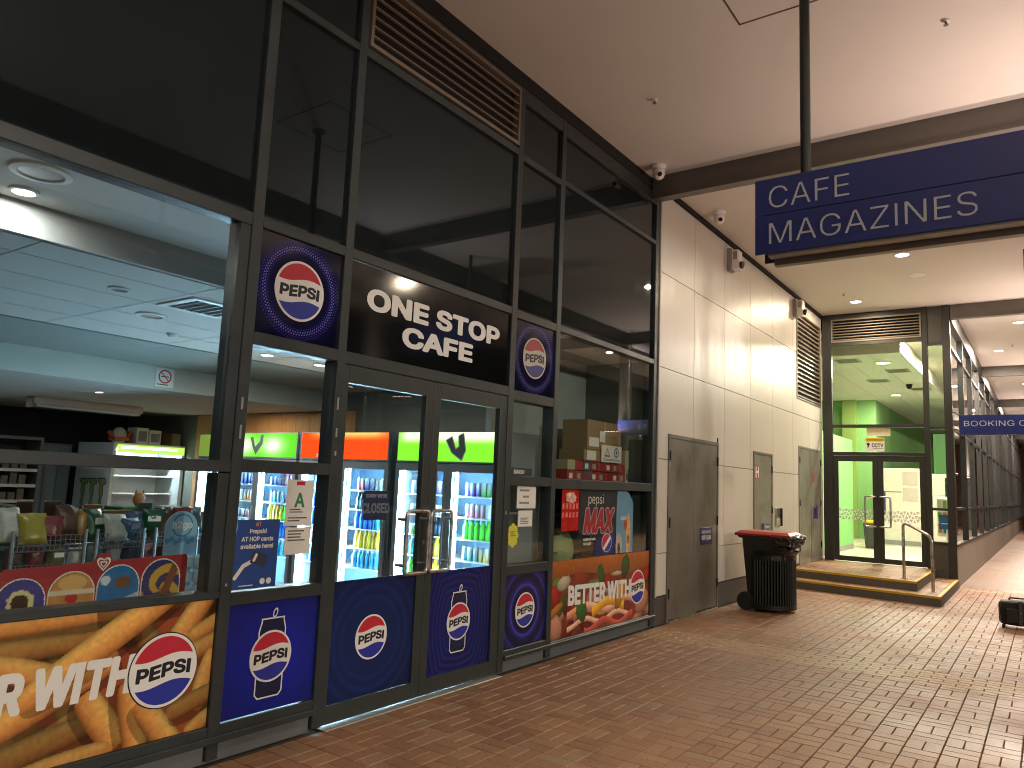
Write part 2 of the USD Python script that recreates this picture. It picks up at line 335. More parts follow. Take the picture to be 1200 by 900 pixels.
for lo, hi in BANDS:
    nr = round((hi - lo) / 0.1)
    for r in range(nr):
        h = (hi - lo) / nr; xx = 0.015 - (0.105 if r % 2 else 0)
        while xx < 5.4:
            if xx + 0.21 > 0.05: cells.append((1, max(xx, 0.015), xx + 0.21, lo + r * h, lo + (r + 1) * h))
            xx += 0.21
near = []
for n, (t, a, b, c, d) in enumerate(cells):
    px, py, w = pix(((a + b) / 2, (c + d) / 2, 0))
    if w > 0 and -5 < px < 1205 and py < 905 and (a + b) / 2 > 0.05: near.append((w, n))
near = {n for _, n in sorted(near)[:300]}
paving = thing('brick_pavement', 'red-brown brick pavement in basketweave with two buff brick bands', 'pavement', kind='structure')
part(paving, 'joint_sand', bx(-0.3, 7.6, -8, 62, -0.25, -0.008), mat('dark_joint_sand', (0.045, 0.034, 0.026), 0.9, var=0.3, scale=30))
MB_A, MB_B = brick_mat('red_brick', *BR, False), brick_mat('red_brick_field', *BR, True)
MY_A, MY_B = brick_mat('buff_brick', *BY, False), brick_mat('buff_brick_field', *BY, True)
rest = ([], [])
for n, (t, a, b, c, d) in enumerate(cells):
    m = brick(a, b, c, d)
    if n in near: part(paving, 'brick', m, MY_A if t else MB_A)
    else: rest[t].append(m)
part(paving, 'brick_field', cat(rest[0]), MB_B, 'red-brown bricks of the pavement farther away', kind='stuff')
part(paving, 'buff_brick_field', cat(rest[1]), MY_B, 'buff bricks of the two bands across the pavement', kind='stuff')
FAR = usdkit.material(stage, '/World/Looks/far_paving', {'g': ('geometry', {}), 'b': ('brick_texture', {'color1': (0.25, 0.165, 0.115), 'color2': (0.30, 0.205, 0.15), 'mortar': (0.06, 0.045, 0.035), 'scale': 1.0, 'brick_width': 0.42, 'row_height': 0.21, 'mortar_size': 0.006}),
    'n': ('noise_texture', {'scale': 0.5, 'detail': 4.0}), 'r': ('map_range', {'from_min': 0.3, 'from_max': 0.7, 'to_min': 0.28, 'to_max': 0.5}), 'p': ('principled_bsdf', {})},
    [('g.position', 'b.vector'), ('g.position', 'n.vector'), ('n.fac', 'r.value'), ('r.result', 'p.roughness'), ('b.color', 'p.base_color')], surface='p.BSDF')
solid('far_pavement', cat(bx(2.0, 7.6, 16.5, 62, -0.2, 0.0), bx(5.48, 7.6, -8, 16.5, -0.2, 0.0), bx(0.0, 5.48, -8, 1.2, -0.2, 0.0)), FAR, 'brown paving running on past the glazed building', 'pavement', kind='structure')
solid('ground', bx(-60, 7.6, -60, 120, -0.6, -0.26), mat('concrete_ground', (0.2, 0.19, 0.18), 0.8), 'concrete ground under and around the station', 'ground', kind='structure')
solid('roadway', bx(7.6, 90, -60, 120, -0.6, -0.14), mat('asphalt', (0.05, 0.05, 0.05), 0.8, var=0.2, scale=20), 'dark bus roadway beyond the canopy', 'road', kind='structure')
YEL = mat('yellow_paint', (0.55, 0.33, 0.03), 0.55, var=0.15, scale=14)
for x, s in ((5.75, 'inner'), (6.6, 'outer')):
    solid('pavement_line', bx(x, x + 0.09, -4, 60, 0.0, 0.004), YEL, f'long yellow line painted on the paving, {s} of two', 'line', kind='structure')

# ------------------------------------------------------------------ canopy
CZ = 5.33
can = thing('canopy_ceiling', 'pale flat canopy ceiling divided by dark downstand beams', 'ceiling', kind='structure')
part(can, 'soffit', bx(-0.02, 7.4, -8, 60, CZ, CZ + 0.3), CEIL)
for y in (-0.2, 8.05, 16.42, 24.6, 32.8, 41.0, 49.2): part(can, 'cross_beam', cat(bx(0.02 if y < 16 else 2.36, 4.45, y, y + 0.10, 5.07, CZ - 0.001), bx(0.02 if y < 16 else 2.36, 4.45, y - 0.015, y + 0.13, 5.05, 5.07)), BEAM)
part(can, 'long_beam', cat(bx(4.45, 4.62, -8, 60, 5.02, CZ - 0.002)), BEAM)
part(can, 'outer_beam', bx(7.2, 7.4, -8, 60, 4.9, CZ - 0.003), BEAM)
for y in (-0.2, 8.05, 16.42, 24.6, 32.8): part(can, 'outer_cross_beam', bx(4.62, 7.2, y, y + 0.10, 5.05, CZ - 0.001), BEAM)
hj = []
for (a, b, c, d) in ((1.9, 2.75, 5.17, 5.185), (1.9, 1.915, 4.3, 5.185), (2.735, 2.75, 4.3, 5.185), (1.9, 2.75, 4.3, 4.315)):
    hj.append(bx(a, b, c + 0.42, d + 0.42, CZ - 0.003, CZ - 0.0005))
solid('access_hatch', cat(hj), mat('hatch_gap', (0.10, 0.075, 0.05), 0.8), 'thin outline of a square hatch in the ceiling above the hanging sign pole', 'hatch')

# columns with rose uplights, along the outer beam (they light the ceiling beside each beam)
def column(y, lab):
    t = thing('canopy_column', lab, 'column', (4.53, y, 0), 'columns under the outer canopy beam')
    part(t, 'shaft', cyl((4.53, y, 0), (4.53, y, 5.02), 0.13, 24), BEAM, smooth=40)
    part(t, 'base_plate', bx(4.33, 4.73, y - 0.2, y + 0.2, 0, 0.03), BEAM)
    for s in (-1, 1):
        f = part(t, 'uplight', cat(bx(4.36, 4.70, y + s * 0.62 - 0.08, y + s * 0.62 + 0.08, 2.76, 2.86, 0.01), bx(4.50, 4.56, min(y, y + s * 0.62), max(y, y + s * 0.62), 2.79, 2.83)), BEAM)
        part(f, 'lens', bx(4.38, 4.68, y + s * 0.62 - 0.06, y + s * 0.62 + 0.06, 2.862, 2.868), emis('rose_lens', (1.0, 0.66, 0.62), 14.0))
        lamp(t, 'rect', (4.53, y + s * 0.62, 2.88), ROSE, PINK, size=(0.30, 0.12), rot=(180, 0, 0))
for y, l in ((-0.15, 'round bronze column behind the camera'), (8.10, 'round bronze column nearest the hanging blue sign'), (16.47, 'round bronze column opposite the glazed corner'), (24.65, 'third round bronze column along the far glazing'), (32.85, 'fourth round bronze column along the far glazing'), (41.0, 'fifth round bronze column along the far glazing'), (49.2, 'farthest round bronze column')): column(y, l)

# downlights
def downlight(name, x, y, z, lab, grp, power, col, r=0.09, lens=40.0, on=True, cone=None):
    t = thing(name, lab, 'downlight', (x, y, z), grp)
    prof = [(r * 1.35, z - 0.012), (r * 1.30, z - 0.018), (r * 1.02, z - 0.016), (r, z - 0.004), (0.0, z - 0.0035)]
    part(t, 'trim_ring', lathe([(r * 1.02, z - 0.0005), (r * 1.4, z - 0.0005), (r * 1.38, z - 0.012), (r * 1.05, z - 0.016), (r * 1.02, z - 0.0006)], 24, (x, y, 0)), PLAS_W, smooth=40)
    part(t, 'lens', cyl((x, y, z - 0.008), (x, y, z - 0.0012), r, 24), emis('lens_' + name, col, lens) if on else flat('dead_lens', (0.35, 0.36, 0.36), 0.2))
    if on: lamp(t, 'disk', (x, y, z - (0.10 if cone else 0.02)), col, power, radius=r, cone=cone)
    return t
G = 'warm downlights in the canopy ceiling'
downlight('canopy_downlight', 2.08, 12.63, CZ, 'lit warm downlight just below the hanging blue sign', G, DOWN, WARM)
downlight('canopy_downlight', 0.88, 15.40, CZ, 'lit warm downlight nearest the entrance louvre', G, DOWN, WARM)
for x, y in ((3.4, 18.6), (2.9, 22.0), (3.3, 28.5), (3.3, 36.5), (3.3, 45.0)): downlight('canopy_downlight', x, y, CZ, f'lit warm downlight over the far walkway, {({18.6: "just past the entrance corner", 22.0: "in the first bay past the corner", 28.5: "in the second bay past the corner", 36.5: "in the third bay past the corner", 45.0: "in the farthest lit bay"})[y]}', G, DOWN * 4.2, (1.0, 0.82, 0.68))
for x, y, l in ((4.0, 2.2, 'beside the camera'), (3.9, -2.2, 'behind the camera')): downlight('canopy_downlight', x, y, CZ, 'lit warm downlight in the near canopy bay ' + l, G, DOWN * 1.25, WARM, cone=48.0)
for x, y, l in ((6.14, 10.3, 'beyond the first column'), (6.1, 18.6, 'beyond the second column'), (5.9, 27.0, 'beyond the third column')): downlight('canopy_downlight', x, y, CZ, 'lit warm downlight in the outer canopy bay ' + l, G, DOWN * 0.8, WARM)
# sprinklers
def sprinkler(x, y, lab, z=CZ):
    t = thing('sprinkler_head', lab, 'sprinkler', (x, y, z), 'sprinkler heads in the ceilings')
    part(t, 'rosette', lathe([(0.010, z - 0.012), (0.028, z - 0.010), (0.032, z - 0.0005)], 16, (x, y, 0)), PLAS_W, smooth=40)
    part(t, 'head', cat(cyl((x, y, z - 0.036), (x, y, z - 0.011), 0.009, 10), cyl((x, y, z - 0.040), (x, y, z - 0.036), 0.019, 12)), BEAM)
for x, y, l in ((0.82, 6.35, 'sprinkler head in the ceiling before the first beam'), (3.28, 6.38, 'sprinkler head in the ceiling above the end of the hanging sign'), (0.80, 14.72, 'sprinkler head beside the downlight near the entrance'), (3.2, 21.3, 'sprinkler head over the far walkway'), (3.0, 12.3, 'sprinkler head in the ceiling right of the lit downlight')): sprinkler(x, y, l)
t = thing('ceiling_speaker', 'round white speaker grille in the ceiling beside the downlight', 'speaker', (2.13, 13.95, CZ))
part(t, 'grille', lathe([(0.0, CZ - 0.012), (0.09, CZ - 0.012), (0.13, CZ - 0.006), (0.13, CZ - 0.0005)], 24, (2.13, 13.95, 0)), PLAS_W, smooth=40)
def dome_camera(x, y, lab):
    z = CZ; t = thing('dome_camera', lab, 'camera', (x, y, z), 'white dome cameras at the top of the wall')
    part(t, 'mount', lathe([(0.075, z - 0.05), (0.085, z - 0.03), (0.085, z - 0.0005)], 20, (x, y, 0)), PLAS_W, smooth=40)
    part(t, 'body', lathe([(0.0, z - 0.17), (0.03, z - 0.167), (0.058, z - 0.145), (0.07, z - 0.11), (0.07, z - 0.06), (0.06, z - 0.05)], 20, (x, y, 0)), PLAS_W, smooth=50)
    part(t, 'lens', cyl((x + 0.03, y - 0.045, z - 0.125), (x + 0.045, y - 0.07, z - 0.135), 0.026, 14), flat('camera_lens', (0.012, 0.012, 0.015), 0.1))
dome_camera(0.22, 7.78, 'white dome camera before the first beam, above the cafe corner')
dome_camera(0.30, 9.55, 'white dome camera past the first beam, above the clad wall')

# ------------------------------------------------------------------ across the roadway (seen only as reflections) and the far end
ob = thing('opposite_building', 'dark low building across the roadway', 'building', (22, 20, 0))
part(ob, 'wall', bx(21, 23, -10, 70, 0, 5.0), mat('dark_far_wall', (0.05, 0.045, 0.042), 0.7))
for k in range(9): part(ob, 'window', bx(20.98, 21.0, -6 + 8 * k, -1 + 8 * k, 1.0, 2.6), flat('far_window', (0.02, 0.025, 0.03), 0.1))
for y, l in ((-7.0, 'street lamp across the roadway, behind the camera'), (4.0, 'street lamp across the roadway, level with the cafe')):
    t = thing('street_lamp', l, 'street lamp', (16, y, 0), 'street lamps across the roadway')
    part(t, 'post', cyl((16, y, -0.14), (16, y, 5.2), 0.07, 12, 0.045), BEAM); part(t, 'arm', cyl((16, y, 5.2), (15.2, y, 5.3), 0.04, 10), BEAM); hd = part(t, 'head', bx(14.6, 15.25, y - 0.15, y + 0.15, 5.22, 5.34, 0.02), BEAM)
    part(hd, 'lens', bx(14.63, 15.2, y - 0.12, y + 0.12, 5.205, 5.218), emis('street_lens', (1.0, 0.93, 0.82), 20.0))
    lamp(t, 'rect', (14.7, y, 5.15), (1.0, 0.92, 0.80), STREET, size=(0.5, 0.5), rot=(0, 68, 0))
eb = thing('end_wall', 'orange-brown brick wall closing the far end of the walkway', 'wall', (4.5, 60, 0))
part(eb, 'wall', bx(0.5, 9.0, 59.6, 60.2, 0, 5.33), mat('end_brick', (0.26, 0.13, 0.075), 0.8, var=0.25, scale=2))
part(eb, 'notice', bx(2.75, 3.2, 59.57, 59.6, 2.0, 3.2), SIGNBLUE, 'small blue notice on the end wall')
part(eb, 'doorway', bx(2.9, 4.4, 59.57, 59.6, 0, 2.1), DARK)

# ------------------------------------------------------------------ cafe front: frame, panes, doors
GP, PP = -0.035, -0.022          # glass plane and printed-panel plane
shop = thing('cafe_building', 'dark framed glass cafe front with spandrel panels and double doors', 'building', (0, 4.3, 0))
MULL = [(-1.74, -1.66), (0.43, 0.51), (2.605, 2.68), (3.335, 3.405), (5.28, 5.36), (6.02, 6.095), (8.225, 8.33)]
for a, b in MULL: part(shop, 'mullion', bx(-0.13, 0.0, a, b, 0.02, 5.2, 0.004), FRAME)
part(shop, 'head_rail', bx(-0.13, 0.004, -1.74, 8.33, 5.2, CZ), DARK)
BAY = [(MULL[i][1], MULL[i + 1][0]) for i in range(6)]
def rail(i, z0, z1, d=0.0): part(shop, 'transom', bx(-0.12, -0.003 + d, BAY[i][0] - 0.001, BAY[i][1] + 0.001, z0, z1, 0.004), FRAME)
rows = {0: [(0.11, 0.20), (0.885, 0.925), (1.58, 1.645), (3.045, 3.125), (4.535, 4.59), (5.07, 5.2)],
        1: [(0.11, 0.20), (0.885, 0.925), (1.585, 1.65), (3.045, 3.125), (4.535, 4.59), (5.07, 5.2)],
        2: [(0.11, 0.20), (0.835, 0.91), (1.59, 1.665), (2.34, 2.42), (3.055, 3.125), (4.535, 4.59), (5.07, 5.2)],
        3: [(2.335, 2.42), (3.06, 3.13), (4.535, 4.60), (5.17, 5.2)],
        4: [(0.11, 0.185), (0.80, 0.885), (1.565, 1.65), (2.31, 2.40), (3.045, 3.12), (4.51, 4.57), (5.07, 5.2)],
        5: [(0.10, 0.15), (1.55, 1.645), (3.06, 3.12), (4.54, 4.59), (5.05, 5.2)]}
for i, rr in rows.items():
    for a, b in rr: rail(i, a, b)
def pane(i, z0, z1, m=GLASS, name='pane', x=GP, label=None): part(shop, name, bx(x - 0.006, x, BAY[i][0] + 0.001, BAY[i][1] - 0.001, z0 - 0.003, z1 + 0.003), m, label)
for i in (0, 1): pane(i, 0.925, 1.58); pane(i, 1.645, 3.045)
pane(2, 0.91, 1.59); pane(2, 1.665, 2.34); pane(4, 0.885, 1.565); pane(4, 1.65, 2.31); pane(5, 0.15, 1.55); pane(5, 1.645, 3.06)
for i in (0, 1, 2, 4): pane(i, 3.125, 4.535, SPAN, 'spandrel_panel'); pane(i, 4.59, 5.07, SPAN, 'spandrel_panel')
pane(5, 3.12, 4.54, SPAN, 'spandrel_panel'); pane(5, 4.59, 5.05, SPAN, 'spandrel_panel'); pane(3, 3.13, 4.535, SPAN, 'spandrel_panel')
part(shop, 'back_lining', bx(-0.12, -0.06, -1.7, 8.3, 3.14, 5.3), DARK)
for a, b in ((-1.74, 3.33), (5.285, 8.33)): part(shop, 'plinth', bx(-0.25, -0.028, a, b, 0, 0.108, 0.003), PLINTH)
part(shop, 'sill', cat(bx(-0.02, 0.022, -1.74, 3.33, 0.112, 0.15, 0.004), bx(-0.02, 0.022, 5.36, 8.33, 0.106, 0.142, 0.004)), FRAME)
part(shop, 'subframe', cat(bx(-0.12, -0.012, 2.535, 2.604, 0.926, 1.579), bx(-0.12, -0.012, 2.535, 2.604, 1.646, 3.044)), FRAME)
v = part(shop, 'vent', cat(bx(-0.10, 0.010, 3.42, 5.27, 5.135, 5.165), bx(-0.10, 0.010, 3.42, 5.27, 4.615, 4.645), bx(-0.10, 0.010, 3.42, 3.445, 4.645, 5.135), bx(-0.10, 0.010, 5.245, 5.27, 4.645, 5.135)), LOUVRE, 'bronze louvred vent above the doors')
for k in range(6):
    z = 4.70 + 0.075 * k; part(v, 'blade', bx(-0.022, 0.004, 3.445, 5.245, z, z + 0.013, 0.002), LOUVRE)
part(v, 'screen', bx(-0.098, -0.095, 3.445, 5.245, 4.645, 5.135), DARK)
DG = mat('door_frame_green_grey', (0.030, 0.038, 0.036), 0.42, var=0.2, scale=5)
def door(y0, y1, s0, s1, h, lab):
    d = part(shop, 'door', cat(bx(-0.06, -0.006, y0, y0 + s0, 0.022, 2.33, 0.004), bx(-0.06, -0.006, y1 - s1, y1, 0.022, 2.33, 0.004), bx(-0.06, -0.008, y0 + s0, y1 - s1, 0.022, 0.132), bx(-0.06, -0.008, y0 + s0, y1 - s1, 2.212, 2.33)), DG, lab)
    part(d, 'pane', bx(-0.034, -0.028, y0 + s0, y1 - s1, 0.132, 2.212), GLASS)
    hp = fillet([(0.07, h, 0.92), (0.07, h + 0.235, 0.92), (0.07, h + 0.235, 1.36), (0.07, h, 1.36), (0.07, h, 0.92), (0.07, h + 0.1, 0.92)], 0.04, 7)
    part(d, 'handle', cat(tube(hp[:-2], 0.014), cyl((-0.01, h + 0.0, 1.30), (0.07, h + 0.0, 1.30), 0.012), cyl((-0.01, h, 0.98), (0.07, h, 0.98), 0.012), cyl((-0.01, h + 0.235, 1.30), (0.07, h + 0.235, 1.30), 0.012), cyl((-0.01, h + 0.235, 0.98), (0.07, h + 0.235, 0.98), 0.012)), STEEL, smooth=50)
    part(d, 'lock', cyl((-0.008, (y1 - s1 / 2) if h > (y0 + y1) / 2 else (y0 + s0 / 2), 1.13), (0.004, (y1 - s1 / 2) if h > (y0 + y1) / 2 else (y0 + s0 / 2), 1.13), 0.018, 14), STEEL)
    return d
door(3.407, 4.318, 0.042, 0.085, 4.01, 'left glazed door leaf')
door(4.322, 5.278, 0.075, 0.105, 4.27, 'right glazed door leaf')
for k, (y, z0, z1) in enumerate(((3.36, 2.02, 2.10), (3.365, 1.84, 1.90), (3.368, 1.72, 1.75), (2.64, 1.95, 2.02), (2.645, 1.78, 1.86), (2.638, 0.95, 0.965), (5.31, 1.32, 1.35))): part(shop, 'tape_scrap', bx(0.0004, 0.0012, y - 0.007, y + 0.007, z0, z1), flat('old_tape', (0.30, 0.32, 0.30), 0.6))
part(shop, 'threshold', bx(-0.16, 0.05, 3.405, 5.28, 0, 0.008, 0.003), mat('worn_aluminium', (0.48, 0.47, 0.44), 0.4, metal=0.6))

# ------------------------------------------------------------------ cola panels
VIN = printed('printed_vinyl', 0.22)
LETTERS = words('PEPSI', 1.0, 0.045, 1.0)
def wave(u, c, a): return c + a * np.sin(math.pi * (u + 0.12))
def logo(parent, y, z, r, x, rim=True, ax='x+', col=WHITE):
    """Round cola mark: white disc, red and blue wave, heavy lettering. u = y, v = z (or u = x on the y- side)."""
    U = np.linspace(-1, 1, 40)
    if rim: base = part(parent, 'logo', plate(disc(y, z, r, 24), ax, x, 0.002), col, 'round red white and blue cola logo')
    else: base = part(parent, 'logo', plate(disc(y, z, r, 24), ax, x, 0.002), col)
    s = 1 if ax != 'y-' else -1
    inner = disc(0, 0, 0.92, 24)
    top = inner.intersection(sg.Polygon([(u, wave(u, 0.36, 0.085)) for u in U] + [(1, 1.2), (-1, 1.2)]))
    bot = inner.intersection(sg.Polygon([(u, wave(u, -0.38, 0.085)) for u in U] + [(1, -1.2), (-1, -1.2)]))
    put = lambda g: sa.translate(sa.scale(g, r, r, origin=(0, 0)), y, z)
    part(base, 'red_wave', plate(put(top), ax, x + s * 0.002, 0.0008), PRED)
    part(base, 'blue_wave', plate(put(bot), ax, x + s * 0.002, 0.0008), PBLUE)
    x0, y0, x1, y1 = LETTERS.bounds; g = sa.translate(LETTERS, -(x0 + x1) / 2, -(y0 + y1) / 2); g = sa.affine_transform(g, [1.0, 0.03, 0.0, 1, 0, 0]); k = 1.60 / (x1 - x0)
    g = sa.scale(g, k, 0.40 / (y1 - y0), origin=(0, 0)); c = np.array
    g = shapely.transform(g, lambda q: np.column_stack([q[:, 0], q[:, 1] + 0.085 * np.sin(math.pi * (q[:, 0] + 0.12)) * 0.6 - 0.01]))
    part(base, 'lettering', plate(put(g.buffer(0)), ax, x + s * 0.002, 0.0012), BLACK)
    return base
RING = flat('violet_dots', (0.17, 0.16, 0.62), 0.4)
RING2 = flat('violet_dots_dim', (0.035, 0.032, 0.20), 0.4)
GLOSSY = printed('glossy_vinyl', 0.09, spec=0.6)
def panel(name, y0, y1, z0, z1, lab, fn, cat_='advertisement', group=None, res=0.006, m=VIN):
    d = PP; k = pl(d)
    clean = fn
    def fn(u, v):
        c = clean(u, v); q = noise2(u, v, 2.2, 31, 5); s = noise2(u * 0.6, v * 5, 9, 17, 3)
        return c * (0.93 + 0.14 * q)[:, None] + (np.clip(s - 0.74, 0, 1) * 90 * np.clip((0.55 - (v - z0)) / 0.5, 0, 1))[:, None]
    t = thing(name, lab, cat_, (d, (y0 + y1) / 2, (z0 + z1) / 2), group)
    part(t, 'board', bx(d - 0.012, d - 0.0005, y0, y1, z0, z1), BLACK)
    paint(t, 'print', 'x+', d, y0, y1, z0, z1, res, fn, m)
    return t
def glow_fn(cy, cz, dark, mid, r0, rings=(), amp=0.0):
    dark, mid = np.array(dark, float), np.array(mid, float)
    def fn(u, v):
        q = np.hypot(u - cy, v - cz); w = np.exp(-(q / r0) ** 2)[:, None]; c = dark * (1 - w) + mid * w
        for rr, wd, col in rings: c = c + np.exp(-((q - rr) / wd) ** 2)[:, None] * np.array(col, float)
        return c * (0.94 + 0.12 * noise2(u, v, 30))[:, None]
    return fn
G = 'cola advertising panels on the cafe front'
def dotted(t, cy, cz, x, radii, n, r, lab=None):
    a, b = [], []
    for q, rr in enumerate(radii):
        for k in range(n):
            th = 2 * math.pi * (k + 0.5 * (q % 2)) / n; (a if q in (1, 2) else b).append(plate(disc(cy + rr * math.cos(th), cz + rr * math.sin(th), r * (1.0 if q in (1, 2) else 0.8), 2), 'x+', x, 0.0006))
    part(t, 'bright_dots', cat(a), RING, 'ring of bright violet dots', kind='stuff'); part(t, 'dim_dots', cat(b), RING2, 'ring of dim violet dots', kind='stuff')
t = panel('cola_advertisement', 2.682, 3.333, 2.422, 3.053, 'dark square panel with dotted violet ring and cola logo, left of the cafe name', glow_fn(3.0, 2.735, (12, 12, 26), (22, 22, 60), 0.40, [(0.28, 0.05, (9, 8, 44))]), m=GLOSSY)
logo(t, 3.0, 2.735, 0.192, PP + 0.001); dotted(t, 3.0, 2.735, PP + 0.0005, (0.247, 0.262, 0.277, 0.293, 0.309), 84, 0.0052)
t = panel('cola_advertisement', 5.362, 6.018, 2.402, 3.043, 'dark square panel with dotted violet ring and cola logo, right of the cafe name', glow_fn(5.69, 2.73, (20, 24, 44), (34, 36, 80), 0.40, [(0.29, 0.045, (11, 10, 52))]), m=GLOSSY)
logo(t, 5.69, 2.73, 0.19, PP + 0.001); dotted(t, 5.69, 2.73, PP + 0.0005, (0.262, 0.277, 0.292, 0.307, 0.321), 84, 0.0050)
def rings_fn(cy, cz, dark, mid, r0, pitch, col):
    dark, mid, col = (np.array(q, float) for q in (dark, mid, col))
    def fn(u, v):
        q = np.maximum(np.abs(u - cy) * 1.25, np.abs(v - cz) * 0.85) * 0.5 + 0.5 * np.hypot(u - cy, v - cz); w = np.exp(-(q / r0) ** 2)[:, None]
        c = dark * (1 - w) + mid * w; s = (0.5 + 0.5 * np.sin(q / pitch * 2 * math.pi)) ** 2
        return c + (s * np.clip(q / 0.16 - 0.4, 0, 1))[:, None] * col
    return fn
CAN = sg.Polygon([(-.098, -.212), (-.075, -.238), (.075, -.238), (.098, -.212), (.098, .15), (.082, .205), (.084, .222), (-.084, .222), (-.082, .205), (-.098, .15)])
def can(t, y, z, x, k=1.0):
    o = sa.translate(sa.scale(CAN, k, k, origin=(0, 0)), y, z); i = o.buffer(-0.0085 * k)
    part(t, 'can_outline', plate(o.difference(i), 'x+', x, 0.0009), WHITE, 'white outline of a drink can')
    part(t, 'can_body', plate(i, 'x+', x, 0.0006), NAVY)
    ring = sa.rotate(sa.scale(sg.Point(0, 0).buffer(0.03), 0.55, 1), -18).difference(sa.rotate(sa.scale(sg.Point(0, 0).buffer(0.019), 0.5, 1), -18))
    part(t, 'can_tab', plate(sa.translate(sa.scale(ring, k, k, origin=(0, 0)), y + 0.012 * k, z + 0.247 * k), 'x+', x, 0.0009), WHITE)
t = panel('cola_advertisement', 2.682, 3.333, 0.205, 0.833, 'plain blue panel with white can outline, left of the doors', glow_fn(3.0, 0.50, (16, 26, 84), (20, 38, 165), 0.42))
can(t, 2.998, 0.515, PP + 0.0005); logo(t, 2.998, 0.515, 0.148, PP + 0.0015)
t = panel('cola_advertisement', 3.452, 4.230, 0.135, 0.905, 'dark blue panel with a small cola logo on the left door', glow_fn(3.82, 0.51, (12, 26, 62), (16, 40, 92), 0.5, [(0.34, 0.018, (3, 8, 22)), (0.42, 0.018, (3, 8, 20)), (0.27, 0.015, (2, 6, 18))]))
logo(t, 3.82, 0.512, 0.148, PP + 0.001)
t = panel('cola_advertisement', 4.400, 5.170, 0.135, 0.900, 'blue rippled panel with white can outline on the right door', rings_fn(4.76, 0.49, (14, 22, 66), (18, 32, 92), 0.4, 0.047, (8, 12, 40)))
can(t, 4.76, 0.505, PP + 0.0005); logo(t, 4.76, 0.50, 0.143, PP + 0.0015)
t = panel('cola_advertisement', 5.362, 6.018, 0.187, 0.798, 'dark blue panel with glowing rings and cola logo, right of the doors', glow_fn(5.685, 0.485, (16, 18, 44), (22, 26, 66), 0.4, [(0.215, 0.014, (36, 36, 104)), (0.235, 0.03, (10, 10, 40)), (0.34, 0.02, (24, 24, 76)), (0.38, 0.03, (8, 8, 34))]))
logo(t, 5.685, 0.485, 0.150, PP + 0.001)

# fries and filled-roll prints
def fries_fn(u, v):
    c = np.stack([150 + 0 * u, 70 + 0 * u, 30 + 0 * u], 1); n1, n2 = noise2(u, v, 6), noise2(u, v, 55, 3)
    c = np.array([146, 74, 46]) * (0.8 + 0.45 * n1)[:, None]
    R = random.Random(5); fr = []
    for k in range(26): fr.append((R.uniform(0.3, 2.7), R.uniform(0.1, 1.0), R.uniform(-.9, .9) if k % 3 else R.uniform(1.0, 2.0), R.uniform(.28, .5), R.uniform(.05, .07), R.uniform(0.55, 0.72)))
    fr += [(1.30, .78, -.1, .4, .06, .9), (1.25, .45, .2, .4, .065, .95), (1.2, .25, -.3, .4, .06, .9), (.9, .6, .5, .4, .065, 1.0), (.8, .35, -.2, .4, .06, .9)]
    fr += [(1.85, .79, -.02, .34, .055, 0.70), (1.62, 0.875, 0.03, 0.42, .052, 1.05), (1.52, 0.745, 0.02, 0.42, .045, 0.74), (2.20, .88, .06, .25, .04, .62), (2.46, .80, .95, .26, .055, .98), (2.56, .74, .45, .12, .04, .9), (2.50, .62, .35, .2, .045, .85), (1.66, 0.645, -0.33, 0.20, .052, 1.0), (1.66, .47, 0.42, .46, .066, 1.05), (2.02, 0.745, 0.56, 0.46, .064, 1.08), (1.70, .30, .22, .38, .055, .68), (2.02, .36, -.95, .17, .062, 1.02), (2.18, .33, -1.35, .2, .058, 1.0), (2.34, .24, -.9, .22, .058, .98), (2.57, .46, 1.3, .16, .05, .95), (2.52, .36, 0.3, .16, .045, .7), (1.86, .20, .1, .22, .05, .9), (1.55, .215, -.25, .22, .045, .95), (2.57, .24, .5, .1, .04, .9)]
    for (a, b, th, L, w, br) in fr:
        du, dv = u - a, v - b; s = du * math.cos(th) + dv * math.sin(th); t = -du * math.sin(th) + dv * math.cos(th)
        ww = w * 1.15 * (1 - 0.18 * (s / L) ** 2); m = (np.abs(s) / L) ** 6 + (np.abs(t) / ww) ** 4 < 1
        sh = (np.abs(s) / L) ** 6 + (np.abs(t + 0.025) / (ww * 1.3)) ** 4 < 1
        c = np.where((sh & ~m)[:, None], c * 0.72, c)
        e = np.clip(1 - (np.abs(t) / ww) ** 3, 0, 1); top = np.clip(0.5 + t / ww * 0.5, 0, 1)
        col = np.array([184, 114, 58]) * (1 - top)[:, None] + np.array([230, 188, 104]) * top[:, None]
        col = col * (0.66 + 0.38 * e)[:, None] * br * (0.86 + 0.28 * n2)[:, None]
        tip = np.clip((np.abs(s) / L - 0.75) * 4, 0, 1)[:, None]; col = col * (1 - tip * 0.25) + np.array([150, 70, 20]) * tip * 0.25
        c = np.where(m[:, None], col, c)
    return c
t = panel('food_advertisement', 0.515, 2.602, 0.202, 0.905, 'golden french fries panel with WITH lettering and large cola logo', fries_fn, group=None, res=0.005)
logo(t, 2.325, 0.548, 0.186, PP + 0.003); part(t, 'logo_rim', plate(disc(2.325, 0.548, 0.192, 24), 'x+', PP + 0.001, 0.001), BLACK)
w = words('BETTER WITH', 0.163, 0.05, 0.78, 0.10, left=(0, 0)); part(t, 'lettering', plate(sa.translate(w, 2.172 - w.bounds[2], 0.468), 'x+', PP + 0.0005, 0.001), WHITE)
